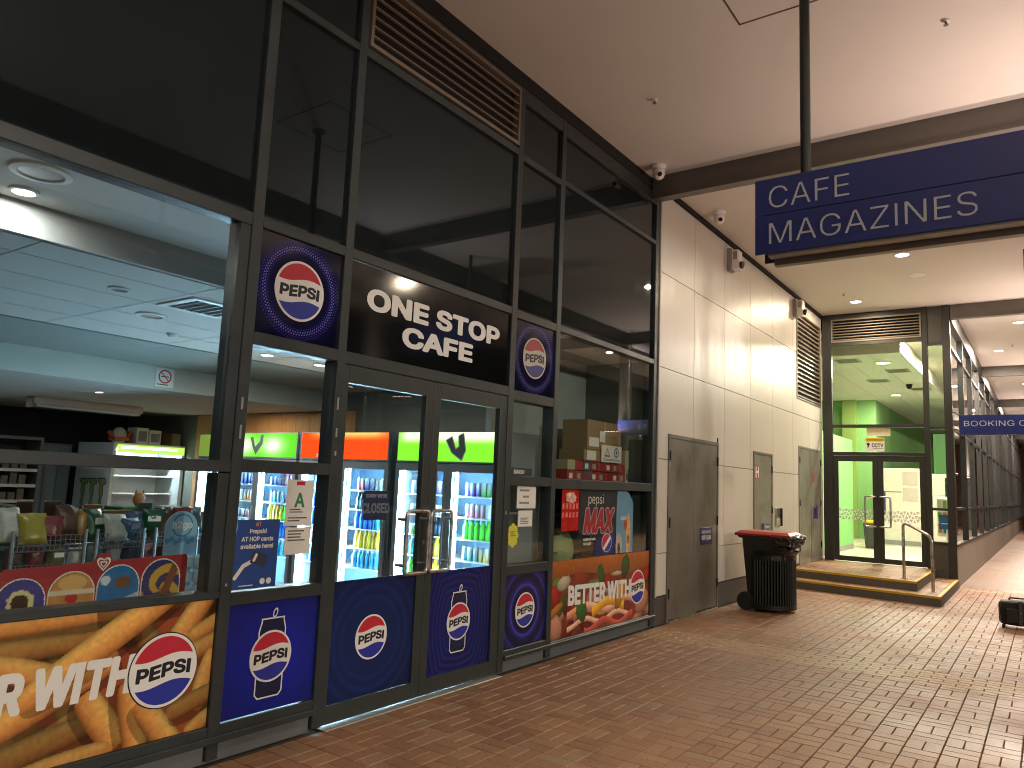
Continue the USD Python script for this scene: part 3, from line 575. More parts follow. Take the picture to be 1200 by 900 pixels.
def roll_fn(u, v):
    n1, n2, n3 = noise2(u, v, 7), noise2(u, v, 60, 2), noise2(u, v, 3, 9)
    c = np.array([150, 60, 34]) * (0.45 + 0.8 * n1)[:, None]
    def blob(a, b, ra, rb, th, col, sh=0.35, rough=0.25, seed=0):
        nonlocal c
        du, dv = u - a, v - b; s = (du * math.cos(th) + dv * math.sin(th)) / ra; t = (-du * math.sin(th) + dv * math.cos(th)) / rb
        q = np.hypot(s, t) + (noise2(u, v, 14, seed) - 0.5) * rough * 2; m = q < 1
        k = (1 - sh + sh * (0.5 + 0.5 * t) + 0.25 * (n2 - 0.5)) * (1 - 0.25 * np.clip(q, 0, 1) ** 4)
        c = np.where(m[:, None], np.array(col, float) * k[:, None], c)
    def strip(a, b, amp, wl, ph, w, u0, u1, col, slope=0.0):
        nonlocal c
        y = b + slope * (u - a) + amp * np.sin((u - a) * 2 * math.pi / wl + ph); m = (np.abs(v - y) < w) & (u > u0) & (u < u1)
        c = np.where(m[:, None], np.array(col, float) * (0.75 + 0.5 * np.clip((v - y) / w * 0.5 + 0.5, 0, 1) + 0.2 * (n2 - .5))[:, None], c)
    R = random.Random(3)
    for k in range(26): blob(R.uniform(6.1, 8.2), R.uniform(.15, .5), R.uniform(.08, .2), R.uniform(.05, .1), R.uniform(-1, 1), R.choice([(205, 120, 100), (150, 42, 40), (214, 150, 120), (120, 30, 34)]), seed=k)
    for k in range(5): strip(R.uniform(6.1, 8.2), R.uniform(.18, .38), R.uniform(.03, .05), R.uniform(.6, .9), R.uniform(0, 6), R.uniform(.02, .04), R.uniform(6.0, 7.2), R.uniform(7.3, 8.3), R.choice([(232, 150, 110), (240, 180, 150), (196, 84, 66)]))
    for k in range(10): blob(R.uniform(6.1, 8.2), R.uniform(.5, .64), R.uniform(.06, .14), R.uniform(.04, .08), R.uniform(-1, 1), R.choice([(74, 112, 44), (190, 40, 36), (226, 214, 190), (110, 140, 60)]), rough=.4, seed=40 + k)
    blob(6.15, .55, .12, .10, 0, (206, 48, 44), seed=2); blob(6.34, .66, .12, .07, .3, (226, 210, 180), seed=3); blob(6.3, .44, .15, .05, .9, (66, 116, 40), rough=.4, seed=4)
    blob(6.68, .38, .10, .12, .2, (70, 128, 44), rough=.4, seed=5)
    strip(7.2, .36, .05, .9, 1.2, .05, 6.9, 7.6, (238, 170, 34), 0.0); blob(7.5, .45, .09, .16, -.5, (238, 172, 30), seed=7)
    blob(6.2, .25, .12, .12, 0, (232, 160, 130), seed=8); blob(8.05, .32, .18, .12, .3, (226, 150, 116), seed=9); blob(6.2, .42, .14, .04, .4, (220, 140, 40), seed=12)
    bun = v > 0.70 + 0.035 * np.sin((u - 6.1) * 3.1) + 0.03 * (n1 - .5)
    k = (0.72 + 0.5 * n3 + 0.3 * (n2 - .5))[:, None]; c = np.where(bun[:, None], np.array([172, 98, 46]) * k * (0.8 + 0.25 * np.clip((v - 0.68) / 0.2, 0, 1))[:, None], c)
    blob(7.08, .68, .07, .12, .35, (54, 104, 40), rough=.3, seed=20); blob(7.62, .735, .09, .12, -.1, (50, 98, 40), rough=.3, seed=21); blob(7.42, .675, .12, .022, .0, (232, 216, 180), seed=22); blob(6.95, .6, .12, .06, 0, (120, 150, 70), rough=.5, seed=23)
    blob(8.17, .62, .08, .09, 0, (200, 50, 36), seed=24)
    return c
t = panel('food_advertisement', 6.097, 8.223, 0.152, 0.872, 'filled bread roll panel with BETTER WITH lettering and cola logo', roll_fn, res=0.007)
w = words('BETTER WITH', 0.165, 0.05, 1.0, 0.0, left=(0, 0)); w = sa.scale(w, 1.335 / w.bounds[2], 1, origin=(0, 0)); w = sa.translate(w, 6.42, 0.437)
w = sa.affine_transform(w, [1, 0, -0.028, 1, 0, 0.028 * 6.42])
part(t, 'lettering', plate(w, 'x+', PP + 0.0005, 0.001), WHITE)
b = logo(t, 7.925, 0.49, 0.185, PP + 0.002)
# cafe name
t = panel('shop_sign', 3.408, 5.278, 2.423, 3.055, 'black panel over the doors with the cafe name in two white lines', glow_fn(4.3, 2.7, (15, 17, 18), (19, 21, 22), 0.8), cat_='sign', res=0.02, m=GLOSSY)
def fitted(text, u0, u1, v0, v1, weight=0.07):
    g = words(text, 1.0, weight); x0, y0, x1, y1 = g.bounds; g = sa.translate(g, -x0, -y0)
    return sa.translate(sa.scale(g, (u1 - u0) / (x1 - x0), (v1 - v0) / (y1 - y0), origin=(0, 0)), u0, v0)
part(t, 'upper_lettering', plate(fitted('ONE STOP', 3.575, 5.135, 2.745, 2.905, 0.045), 'x+', PP + 0.0005, 0.0015), WHITE, 'upper line of white lettering'); part(t, 'lower_lettering', plate(fitted('CAFE', 3.945, 4.775, 2.545, 2.70, 0.045), 'x+', PP + 0.0005, 0.0015), WHITE, 'lower line of white lettering')

# ------------------------------------------------------------------ posters and papers on the cafe glass
def sheet(name, y0, y1, z0, z1, lab, cat_, m, d=-0.030, group=None, r=0.0):
    t = thing(name, lab, cat_, (d, (y0 + y1) / 2, (z0 + z1) / 2), group)
    part(t, 'paper', plate(rect(y0, y1, z0, z1, r), 'x+', d, 0.001), m); return t
def lines(t, y0, y1, z0, z1, n, m=INK, x=-0.029, fill=0.45):
    R = random.Random(int(y0 * 100 + z0 * 1000)); out = []; s = (z1 - z0) / n
    for k in range(n): out.append(bx(x, x + 0.0004, y0, y0 + (y1 - y0) * R.uniform(0.6, 1), z1 - (k + fill) * s, z1 - k * s))
    part(t, 'text_lines', cat(out), m)
X = -0.029
def lett(t, s, h, c, m, weight=0.02, name='lettering', sx=1.0, x=X, bold=True, shear=0.0): return part(t, name, plate(words(s, h, weight, sx, shear, center=c, bold=bold), 'x+', x, 0.0006), m)
GREEN = flat('rating_green', (0.03, 0.22, 0.09), 0.6)
t = sheet('rating_notice', 3.03, 3.235, 1.272, 1.555, 'white paper notice with a large green letter A', 'notice', PAPER)
lett(t, 'A', 0.082, (3.132, 1.43), GREEN, 0.015); part(t, 'stamp', bx(X, X + 0.0005, 3.10, 3.165, 1.522, 1.545), PRED, 'small red tab'); lines(t, 3.06, 3.2, 1.345, 1.375, 2); lines(t, 3.05, 3.2, 1.29, 1.325, 2)
t = sheet('white_notice', 3.04, 3.235, 1.098, 1.262, 'plain white paper notice under the letter A notice', 'notice', PAPER); lines(t, 3.06, 3.21, 1.17, 1.245, 4)
CARD = flat('poster_blue', (0.012, 0.06, 0.27), 0.5)
t = sheet('prepaid_poster', 2.70, 2.995, 0.918, 1.315, 'blue poster for prepaid travel cards with a hand holding a card', 'poster', CARD)
lett(t, 'AT', 0.022, (2.845, 1.288), flat('orange_ink', (0.6, 0.25, 0.05)), 0.03)
for k, s in enumerate(('Prepaid', 'AT HOP cards', 'available here!')): lett(t, s, 0.024, (2.845, 1.245 - 0.042 * k), PAPER, 0.02)
g = sa.rotate(rect(-0.055, 0.055, -0.036, 0.036, 0.006), -18); part(t, 'card_picture', plate(sa.translate(g, 2.865, 1.085), 'x+', X, 0.0006), flat('card_dark', (0.03, 0.035, 0.07)), 'picture of a dark travel card')
part(t, 'hand_picture', plate(sg.LineString([(2.71, 0.985), (2.76, 1.05), (2.83, 1.08)]).buffer(0.012), 'x+', X, 0.0005), PAPER); part(t, 'hand_outline', plate(sg.LineString([(2.83, 1.08), (2.845, 1.11)]).buffer(0.009), 'x+', X + 0.0006, 0.0005), PAPER)
for u in (2.90, 2.945): part(t, 'round_mark', plate(disc(u, 0.955, 0.018), 'x+', X, 0.0005), PAPER)
lines(t, 2.74, 2.87, 0.928, 0.94, 1, PAPER)
NV = flat('closed_sign_navy', (0.018, 0.030, 0.085), 0.4)
t = sheet('closed_sign', 3.68, 3.915, 1.297, 1.497, 'dark blue sign reading SORRY WE ARE CLOSED hung in the left door', 'sign', NV)
lett(t, "SORRY WE'RE", 0.022, (3.797, 1.462), flat('dull_white', (0.3, 0.32, 0.36)), 0.02); lett(t, 'CLOSED', 0.062, (3.797, 1.378), flat('dull_white2', (0.20, 0.22, 0.26)), 0.02, sx=0.78)
part(t, 'cord', tube([(-0.028, 3.72, 1.497), (-0.028, 3.80, 1.56), (-0.028, 3.87, 1.497)], 0.002, 6), PAPER)
t = sheet('hours_notice', 5.508, 5.805, 1.368, 1.572, 'white paper notice with three lines of heavy text', 'notice', PAPER)
for k in range(3): part(t, 'text_lines', cat([bx(X, X + 0.0005, 5.60 - 0.055 * (k != 1) + 0.012 * j, 5.60 - 0.055 * (k != 1) + 0.012 * j + 0.008, 1.535 - 0.055 * k - 0.018, 1.535 - 0.055 * k) for j in range(13 if k != 1 else 8)]), INK)
t = sheet('small_notice', 5.538, 5.758, 1.208, 1.348, 'small white notice taped below the three-line notice', 'notice', PAPER); lines(t, 5.57, 5.73, 1.225, 1.285, 4)
YG = flat('yellow_sticker', (0.62, 0.60, 0.05), 0.5)
fl = unary_union([disc(5.468 + 0.055 * math.cos(a), 1.135 + 0.075 * math.sin(a), 0.03, 6) for a in np.linspace(0, 2 * math.pi, 9)[:-1]] + [disc(5.468, 1.135, 0.06)])
t = thing('flower_sticker', 'yellow flower shaped sticker low on the window beside the doors', 'sticker', (-0.03, 5.468, 1.135)); part(t, 'face', plate(fl, 'x+', -0.03, 0.001), YG); lines(t, 5.43, 5.51, 1.12, 1.17, 3)
t = sheet('strip_label', 5.40, 5.725, 1.655, 1.722, 'dark strip label with white capitals above the notices', 'label', flat('label_dark', (0.02, 0.03, 0.03))); lett(t, 'SMASH', 0.034, (5.52, 1.688), PAPER, 0.0)
# cola max poster and its neighbours
BLK = flat('poster_black', (0.012, 0.016, 0.02), 0.4)
d = -0.031
t = thing('red_poster', 'narrow red poster of drink cans behind the right window', 'poster', (d, 6.43, 1.35))
def red_fn(u, v):
    n = noise2(u, v, 25); c = np.array([178, 36, 34]) * (0.75 + 0.5 * n)[:, None]
    for k in range(5):
        for z, h in ((1.385, .05), (1.30, .04)): m = (np.abs(u - (6.30 + k * .065)) < .022) & (np.abs(v - z) < h * .6); c = np.where(m[:, None], np.array([225, 120, 110]) * (0.6 + 0.7 * noise2(u, v, 60, k))[:, None], c)
    m = np.hypot((u - 6.44) / .10, (v - 1.47) / .055) + (noise2(u, v, 50, 2) - .5) < 0.9; c = np.where(m[:, None], np.array([228, 190, 170]) * (0.5 + noise2(u, v, 40, 4))[:, None], c); return c
paint(t, 'print', 'x+', d, 6.265, 6.592, 1.145, 1.562, 0.008, red_fn, VIN)
t = thing('cola_poster', 'black cola poster with big slanted red letters behind the right window', 'poster', (d, 7.0, 1.2))
part(t, 'paper', plate(sg.Polygon([(6.60, 1.558), (7.415, 1.548), (7.375, 0.885), (6.93, 0.885), (6.93, 1.06), (6.60, 1.12)]), 'x+', d, 0.001), BLK)
part(t, 'blue_corner', plate(sg.Polygon([(6.93, 0.885), (7.375, 0.885), (7.385, 1.12), (6.95, 1.04)]), 'x+', d + 0.0008, 0.0006), flat('poster_navy', (0.012, 0.02, 0.12)))
lett(t, 'pepsi', 0.095, (6.94, 1.445), PAPER, -0.015, x=d + 0.0015, bold=False, name='small_lettering')
MX = words('MAX', 0.215, 0.05, 0.92, 0.22, center=(7.02, 1.235))
part(t, 'letter_outline', plate(MX.buffer(0.012), 'x+', d + 0.0012, 0.0006), flat('silver_ink', (0.30, 0.31, 0.33))); part(t, 'large_lettering', plate(MX, 'x+', d + 0.002, 0.0006), flat('max_red', (0.34, 0.012, 0.022)))
lett(t, 'maximum taste', 0.028, (6.82, 1.055), PAPER, 0.0, x=d + 0.0015, name='tag_line', sx=0.9); lett(t, 'no sugar', 0.028, (6.78, 1.005), PAPER, 0.0, x=d + 0.0015, name='tag_line')
o = sa.rotate(sa.scale(disc(0, 0, 0.1), 1.12, 1.0), 0); gl = part(t, 'globe', plate(sa.translate(o, 7.19, 1.005), 'x+', d + 0.0022, 0.0005), flat('globe_silver', (0.42, 0.43, 0.46)))
ii = sa.scale(disc(0, 0, 0.088), 1.12, 1.0)
part(gl, 'white_band', plate(sa.translate(ii, 7.19, 1.005), 'x+', d + 0.0028, 0.0004), PAPER)
rr = ii.intersection(sa.rotate(sg.box(-0.3, 0.012, 0.3, 0.3), 40, origin=(0, 0))); bb = ii.intersection(sa.rotate(sg.box(-0.3, -0.3, 0.3, -0.028), 40, origin=(0, 0)))
part(gl, 'red_wave', plate(sa.translate(rr, 7.19, 1.005), 'x+', d + 0.0033, 0.0004), PRED); part(gl, 'blue_wave', plate(sa.translate(bb, 7.19, 1.005), 'x+', d + 0.0033, 0.0004), PBLUE)
t = thing('ice_cream_poster', 'pale blue poster of ice cream cones with a curved edge', 'poster', (d, 7.6, 1.2))
def cone_fn(u, v):
    c = np.array([112, 158, 184]) * (0.85 + 0.2 * noise2(u, v, 3))[:, None]
    for (a, b, ra, rb, col) in ((7.69, 1.06, .055, .24, (206, 164, 118)), (7.62, 1.19, .035, .07, (168, 74, 54)), (7.47, .95, .075, .15, (176, 168, 158)), (7.47, .93, .03, .06, (70, 62, 60)), (7.69, 1.02, .018, .05, (66, 58, 58))):
        m = np.hypot((u - a) / ra, (v - b) / rb) < 1; c = np.where(m[:, None], np.array(col) * (0.75 + .5 * noise2(u, v, 30))[:, None], c)
    return c
paint(t, 'print', 'x+', d, 7.40, 7.80, 0.88, 1.545, 0.008, cone_fn, VIN, top=lambda u, v: (v < 1.545 - np.clip((u - 7.62) / 0.18, 0, 1) ** 2 * 0.14))
lett(t, 'CRISP', 0.035, (7.57, 1.25), PAPER, -0.01, x=d + 0.0008)
t = thing('green_bag', 'pale green round bag standing behind the filled roll panel', 'bag', (-0.32, 6.95, 0.9))
part(t, 'bag', trimesh.Trimesh(trimesh.creation.icosphere(3).vertices * [0.14, 0.19, 0.22] + [-0.33, 6.72, 0.93], trimesh.creation.icosphere(3).faces, process=False), mat('pale_green_bag', (0.42, 0.47, 0.20), 0.6, var=0.2, scale=9), smooth=True)

# ------------------------------------------------------------------ cafe room
T1 = mat('grey_plaster', (0.40, 0.41, 0.40), 0.8, var=0.06)
TILE = mat('ceiling_tile', (0.56, 0.53, 0.49), 0.85, var=0.07, scale=1.6)
GRID = mat('tile_joint', (0.10, 0.11, 0.11), 0.8)
cr = thing('cafe_room', 'inside of the closed cafe with stepped tiled ceilings and dark back wall', 'room', (-5, 2, 0), kind='structure')
part(cr, 'floor', bx(-12.0, -0.14, -4, 8.3, -0.06, 0.0), mat('vinyl_floor', (0.12, 0.12, 0.12), 0.35, var=0.2))
part(cr, 'front_soffit', bx(-1.0, -0.14, -4, 8.3, 3.10, 3.2), TILE)
part(cr, 'step_face', bx(-1.04, -1.0, -4, 8.3, 2.905, 3.2), T1)
part(cr, 'ceiling_joints', bx(-3.9, -1.04, -4, 8.3, 2.915, 2.95), GRID)
xs = [-1.045, -1.43, -2.03, -2.63, -3.23, -3.83, -3.9]
for a, b in zip(xs[1:], xs[:-1]):
    y = -2.9
    while y < 8.3:
        if b - a > 0.1 and y > -0.5: part(cr, 'ceiling_tile', bx(a + 0.005, b - 0.005, max(-4, y) + 0.005, min(8.3, y + 1.2) - 0.005, 2.90, 2.914), TILE)
        y += 1.2
part(cr, 'rear_soffit', bx(-5.64, -3.9, -4, 8.3, 2.902, 2.95), mat('dim_plaster', (0.27, 0.28, 0.26), 0.85))
part(cr, 'fascia', bx(-5.72, -5.64, -4, 8.3, 2.60, 2.95), mat('pale_green_plaster', (0.46, 0.49, 0.45), 0.8))
part(cr, 'low_ceiling', bx(-12.0, -5.72, -4, 8.3, 2.61, 2.7), TILE)
part(cr, 'back_wall', bx(-12.1, -12.0, -4, 8.3, 0, 3.3), mat('navy_wall', (0.02, 0.024, 0.035), 0.7))
part(cr, 'side_wall', bx(-12.0, -0.14, -4.1, -4, 0, 3.3), T1)
part(cr, 'end_wall', bx(-12.0, -0.14, 8.26, 8.36, 0, 3.3), mat('olive_grey_wall', (0.13, 0.145, 0.125), 0.75))
TIM = mat('timber_board', (0.42, 0.22, 0.09), 0.55, var=0.35, scale=3, stretch=(4, 4, 0.5))
for k in range(12): part(cr, 'wall_board', bx(-9.4 + 0.36 * k + 0.004, -9.4 + 0.36 * (k + 1) - 0.004, 8.235, 8.26, 0, 2.6), TIM)
part(cr, 'roof_lining', bx(-12.0, -0.14, -4, 8.3, 3.21, 3.26), DARK)
G = 'round fittings in the cafe ceiling'
downlight('cafe_downlight', -0.81, 1.69, 3.10, 'lit white downlight in the front cafe ceiling', None, 260.0, COOL, 0.055, 60.0)
downlight('cafe_downlight', -3.3, 5.20, 2.90, 'lit white downlight before the fridges, seen at the top of the second window', None, 1500.0, COOL, 0.06, 60.0)
downlight('cafe_downlight', -3.3, 5.95, 2.90, 'farther lit white downlight at the top of the second window', None, 1500.0, COOL, 0.06, 60.0)
for k, (x, y) in enumerate(((-7.2, 3.1), (-8.6, 3.6), (-9.6, 4.4), (-7.0, 5.2))): downlight('cafe_downlight', x, y, 2.61, ('small lit downlight over the shelves', 'second small lit downlight over the shelves', 'small lit downlight near the back wall', 'small lit downlight behind the no smoking sign')[k], None, 500.0, COOL, 0.045, 30.0)
downlight('ceiling_fitting', -0.43, 1.62, 3.10, 'large round unlit ceiling fitting beside the lit downlight', G, 0, COOL, 0.105, on=False)
downlight('ceiling_fitting', -2.48, 3.39, 2.90, 'round white speaker beside the square air vent', G, 0, COOL, 0.09, on=False)
downlight('ceiling_fitting', -1.78, 2.75, 2.90, 'small dark unlit downlight in the tiled ceiling', G, 0, COOL, 0.055, on=False)
downlight('cafe_downlight', -7.0, 7.4, 2.61, 'warm lit downlight washing the timber wall behind the fridges', None, 900.0, (1.0, .75, .45), 0.06, 30.0)
t = thing('smoke_detector', 'small round smoke detector on the tiled cafe ceiling', 'smoke detector', (-3.16, 3.99, 2.9)); part(t, 'body', lathe([(0.0, 2.86), (0.035, 2.862), (0.055, 2.885), (0.06, 2.8995)], 20, (-3.16, 3.99, 0)), PLAS_W, smooth=50)
t = thing('air_vent', 'square dark air vent in the tiled cafe ceiling', 'air vent', (-1.75, 3.45, 2.9))
part(t, 'frame', cat(bx(-2.02, -1.48, 3.17, 3.23, 2.888, 2.8995), bx(-2.02, -1.48, 3.67, 3.73, 2.888, 2.8995), bx(-2.02, -1.96, 3.23, 3.67, 2.888, 2.8995), bx(-1.54, -1.48, 3.23, 3.67, 2.888, 2.8995)), PLAS_W); part(t, 'grille', bx(-1.96, -1.54, 3.23, 3.67, 2.893, 2.8995), DARK)
for k in range(5): part(t, 'slat', bx(-1.96, -1.54, 3.27 + 0.08 * k, 3.285 + 0.08 * k, 2.887, 2.893), flat('vent_grey', (0.12, 0.13, 0.13)))
t = thing('no_smoking_sign', 'white no smoking sign hanging below the pale green ceiling fascia', 'sign', (-5.63, 5.355, 2.75))
part(t, 'board', bx(-5.635, -5.628, 5.23, 5.48, 2.635, 2.885), PAPER); part(t, 'red_ring', plate(disc(5.355, 2.775, 0.09).difference(disc(5.355, 2.775, 0.072)).union(sa.rotate(rect(5.275, 5.435, 2.768, 2.782), -45)), 'x+', -5.627, 0.001), PRED)
part(t, 'cigarette', bx(-5.6272, -5.6268, 5.30, 5.41, 2.769, 2.781), BLACK); lines(t, 5.25, 5.46, 2.645, 2.675, 1, x=-5.6275)
t = thing('batten_light', 'long unlit fluorescent batten under the low rear ceiling', 'light', (-9.0, 6.0, 2.6))
part(t, 'body', bx(-9.18, -9.02, 5.2, 6.95, 2.50, 2.61, 0.01), PLAS_W); part(t, 'diffuser', bx(-9.19, -9.01, 5.24, 6.91, 2.455, 2.50, 0.015), mat('pale_diffuser', (0.62, 0.72, 0.76), 0.3)); part(t, 'end_cap', bx(-9.20, -9.0, 5.17, 5.2, 2.44, 2.60), flat('cap_brown', (0.3, 0.24, 0.16)))

# drinks
def bottle_mesh(kind):
    if kind == 'can': prof = [(0.024, 0), (0.032, 0.008), (0.033, 0.012), (0.033, 0.112), (0.026, 0.122), (0.026, 0.126), (0.022, 0.1245)]
    elif kind == 'tall_can': prof = [(0.022, 0), (0.028, 0.008), (0.029, 0.012), (0.029, 0.150), (0.023, 0.162), (0.023, 0.166)]
    elif kind == 'slim': prof = [(0.027, 0), (0.030, 0.01), (0.029, 0.08), (0.030, 0.15), (0.014, 0.20), (0.014, 0.212), (0.0155, 0.213), (0.0155, 0.23)]
    else: prof = [(0.029, 0), (0.033, 0.012), (0.032, 0.05), (0.030, 0.08), (0.033, 0.115), (0.031, 0.15), (0.015, 0.195), (0.014, 0.205), (0.0165, 0.206), (0.0165, 0.225)]
    return lathe([(r * 1.05, z * 0.80) for r, z in prof], 10)
def drink_ink(m, body, label, cap, kind):
    z = m.vertices[:, 2] / 0.80; c = np.array(body, float)[None].repeat(len(z), 0)
    lo, hi = ((0.02, 0.105) if kind == 'can' else (0.02, 0.145) if kind == 'tall_can' else (0.045, 0.12))
    c[(z > lo) & (z < hi)] = label
    if kind not in ('can', 'tall_can'): c[z > 0.2] = cap
    else: c[(z > hi) | (z < 0.01)] = (0.5, 0.5, 0.52)
    return c
DRINK = printed('drink_skin', 0.22)
DR = {}
def drink(kind, tone, lab):
    return (kind, tone, lab)
TONES = {'blue': ((0.02, 0.10, 0.42), (0.05, 0.22, 0.62), (0.02, 0.05, 0.3)), 'aqua': ((0.12, 0.42, 0.55), (0.05, 0.30, 0.55), (0.6, 0.65, 0.7)), 'green': ((0.08, 0.42, 0.04), (0.10, 0.55, 0.05), (0.02, 0.2, 0.03)), 'yellow': ((0.62, 0.42, 0.04), (0.75, 0.55, 0.10), (0.7, 0.3, 0.02)),
         'red': ((0.45, 0.02, 0.03), (0.6, 0.05, 0.05), (0.4, 0.02, 0.02)), 'pink': ((0.62, 0.20, 0.28), (0.7, 0.5, 0.5), (0.6, 0.1, 0.2)), 'orange': ((0.62, 0.2, 0.02), (0.7, 0.3, 0.05), (0.6, 0.15, 0.02)), 'black': ((0.015, 0.02, 0.03), (0.10, 0.16, 0.22), (0.02, 0.02, 0.02)), 'white': ((0.55, 0.6, 0.62), (0.5, 0.55, 0.7), (0.1, 0.2, 0.5)), 'teal': ((0.02, 0.25, 0.25), (0.05, 0.45, 0.42), (0.5, 0.5, 0.5)), 'purple': ((0.14, 0.06, 0.36), (0.22, 0.12, 0.5), (0.1, 0.1, 0.2))}
def put_drink(kind, tone, loc, lab, grp):
    if (kind, tone) not in DR:
        t = thing('drink_' + ('can' if 'can' in kind else 'bottle'), lab, 'can' if 'can' in kind else 'bottle', loc, grp, local=True)
        m = bottle_mesh(kind); part(t, 'body', m, DRINK, ink=None); DR[(kind, tone)] = t
        p = UsdGeom.Mesh(stage.GetPrimAtPath(str(t.GetPath()) + '/body')); v = np.array(p.GetPointsAttr().Get()); mm = trimesh.Trimesh(v, [[0, 1, 2]], process=False)
        UsdGeom.PrimvarsAPI(p).CreatePrimvar('ink', Sdf.ValueTypeNames.Color3fArray, 'vertex').Set(Vt.Vec3fArray.FromNumpy(drink_ink(mm, *TONES[tone], kind).astype(np.float32)))
        return t
    return dup(DR[(kind, tone)], loc, 0, lab, grp)

# upright drinks fridges
FRM = flat('fridge_grey', (0.26, 0.28, 0.29), 0.4); FRIN = flat('fridge_liner', (0.22, 0.36, 0.52), 0.4)
LED = emis('fridge_led', (0.44, 0.72, 1.0), 150.0)
def header_fn(cx, w, base, hot, band):
    base, hot = np.array(base, float), np.array(hot, float)
    def fn(u, v):
        t_ = (v - 1.76) / 0.28
        if band == 'top': k = np.clip((t_ - 0.62) / 0.22, 0, 1) ** 0.8 * np.clip((w / 2 - np.abs(u - cx)) / 0.12, 0, 1)
        elif band == 'edge': k = np.clip((t_ - 0.72) / 0.28, 0, 1) * np.clip((w / 2 - np.abs(u - cx - 0.1)) / 0.3, 0, 1)
        else: k = np.clip(np.exp(-((u - cx + .27) / .20) ** 2 - ((t_ - .5) / .38) ** 2) + np.exp(-((u - cx - .27) / .20) ** 2 - ((t_ - .5) / .38) ** 2), 0, 1)
        return base * (1 - k)[:, None] + hot * k[:, None]
    return fn
GLOWING = {}
def lit_print(name, strength):
    if name not in _mats:
        _mats[name] = usdkit.material(stage, '/World/Looks/' + name, {'a': ('attribute', {'attribute': 'ink'}), 'e': ('emission', {'strength': strength})}, [('a.color', 'e.color')], surface='e.emission')
    return _mats[name]
HEAD = lit_print('lit_header', 1.7)
def fridge(x0, x1, y, lab, hdr, where, plan, mark=None):
    t = thing('drinks_fridge', lab, 'fridge', ((x0 + x1) / 2, y + 0.35, 0)); D = 0.68; z1 = 2.05
    part(t, 'cabinet', cat(bx(x0, x0 + 0.04, y + 0.03, y + D, 0.08, z1 - 0.02), bx(x1 - 0.04, x1, y + 0.03, y + D, 0.08, z1 - 0.02), bx(x0 + 0.04, x1 - 0.04, y + D - 0.04, y + D, 0.08, z1 - 0.02), bx(x0, x1, y + 0.03, y + D, z1 - 0.02, z1), bx(x0 + 0.04, x1 - 0.04, y + 0.03, y + D - 0.04, 0.0, 0.25), bx(x0 + 0.04, x1 - 0.04, y + 0.03, y + D - 0.04, 1.70, z1 - 0.02)), FRM)
    part(t, 'liner', cat(bx(x0 + 0.041, x1 - 0.041, y + D - 0.06, y + D - 0.041, 0.25, 1.70), bx(x0 + 0.041, x1 - 0.041, y + 0.1, y + D - 0.06, 1.685, 1.699)), FRIN)
    h = paint(t, 'lit_header', 'y-', y + 0.0, x0 + 0.02, x1 - 0.02, 1.765, 2.045, 0.02, hdr, HEAD, 'lit coloured header'); part(t, 'header_box', bx(x0 + 0.01, x1 - 0.01, y + 0.001, y + 0.035, 1.75, z1), FRM)
    if mark: mark(t, (x0 + x1) / 2, y)
    xm = (x0 + x1) / 2
    for q, (a, b) in enumerate(((x0, xm), (xm, x1))):
        d = part(t, 'door', cat(bx(a + 0.003, a + 0.055, y, y + 0.03, 0.25, 1.74), bx(b - 0.055, b - 0.003, y, y + 0.03, 0.25, 1.74), bx(a + 0.055, b - 0.055, y, y + 0.03, 1.665, 1.74), bx(a + 0.055, b - 0.055, y, y + 0.03, 0.25, 0.32)), FRM)
        part(d, 'pane', bx(a + 0.055, b - 0.055, y + 0.012, y + 0.016, 0.32, 1.665), GLASS2)
        part(d, 'led_strip', bx(a + 0.058, a + 0.088, y + 0.045, y + 0.060, 0.30, 1.67), LED)
        part(d, 'led_strip', bx(b - 0.052, b - 0.030, y + 0.045, y + 0.060, 0.30, 1.67), LED)
        part(d, 'handle', bx(b - 0.038, b - 0.02, y - 0.022, y, 0.8, 1.2), FRM)
    for z in (0.64, 0.84, 1.04, 1.24, 1.44): part(t, 'shelf', bx(x0 + 0.042, x1 - 0.042, y + 0.09, y + D - 0.065, z - 0.010, z), PLAS_W)
    for r, z in enumerate((1.44, 1.24, 1.04, 0.84, 0.64)):
        for q, (a, b) in enumerate(((x0, xm), (xm, x1))):
            seq = plan[r][q]; n = 8 if b - a > 0.6 else 4; s = (b - a - 0.18) / n
            for k in range(n):
                kind, tone = seq[(k * len(seq)) // n]
                side = 'left' if q == 0 else 'right'; shelf = ('top', 'second', 'third', 'fourth', 'lowest')[r]
                g = f'{tone} {"cans" if "can" in kind else "bottles"}, {shelf} shelf, {side} door of {where}'
                put_drink(kind, tone, (a + 0.115 + s * (k + 0.5) + RNG.uniform(-.004, .004), y + 0.14 + RNG.uniform(0, .02), z), f'{tone} {"can" if "can" in kind else "bottle"}, {shelf} shelf, {side} door of {where}', g)
    return t
B, C, T_, L = 'bottle', 'can', 'tall_can', 'slim'
def v_mark(t, cx, y):
    g = sg.Polygon([(-.16, .11), (-.10, .12), (-.04, -.02), (.06, .06), (.07, .14), (.13, .15), (.12, .02), (-.02, -.13), (-.10, -.02)])
    part(t, 'letter_mark', plate(sa.translate(sa.scale(g, 0.85, 0.85, origin=(0, 0)), cx - 0.02, 1.90), 'y-', y - 0.0008, 0.001), flat('mark_grey', (0.16, 0.17, 0.17)), 'grey angular V mark')
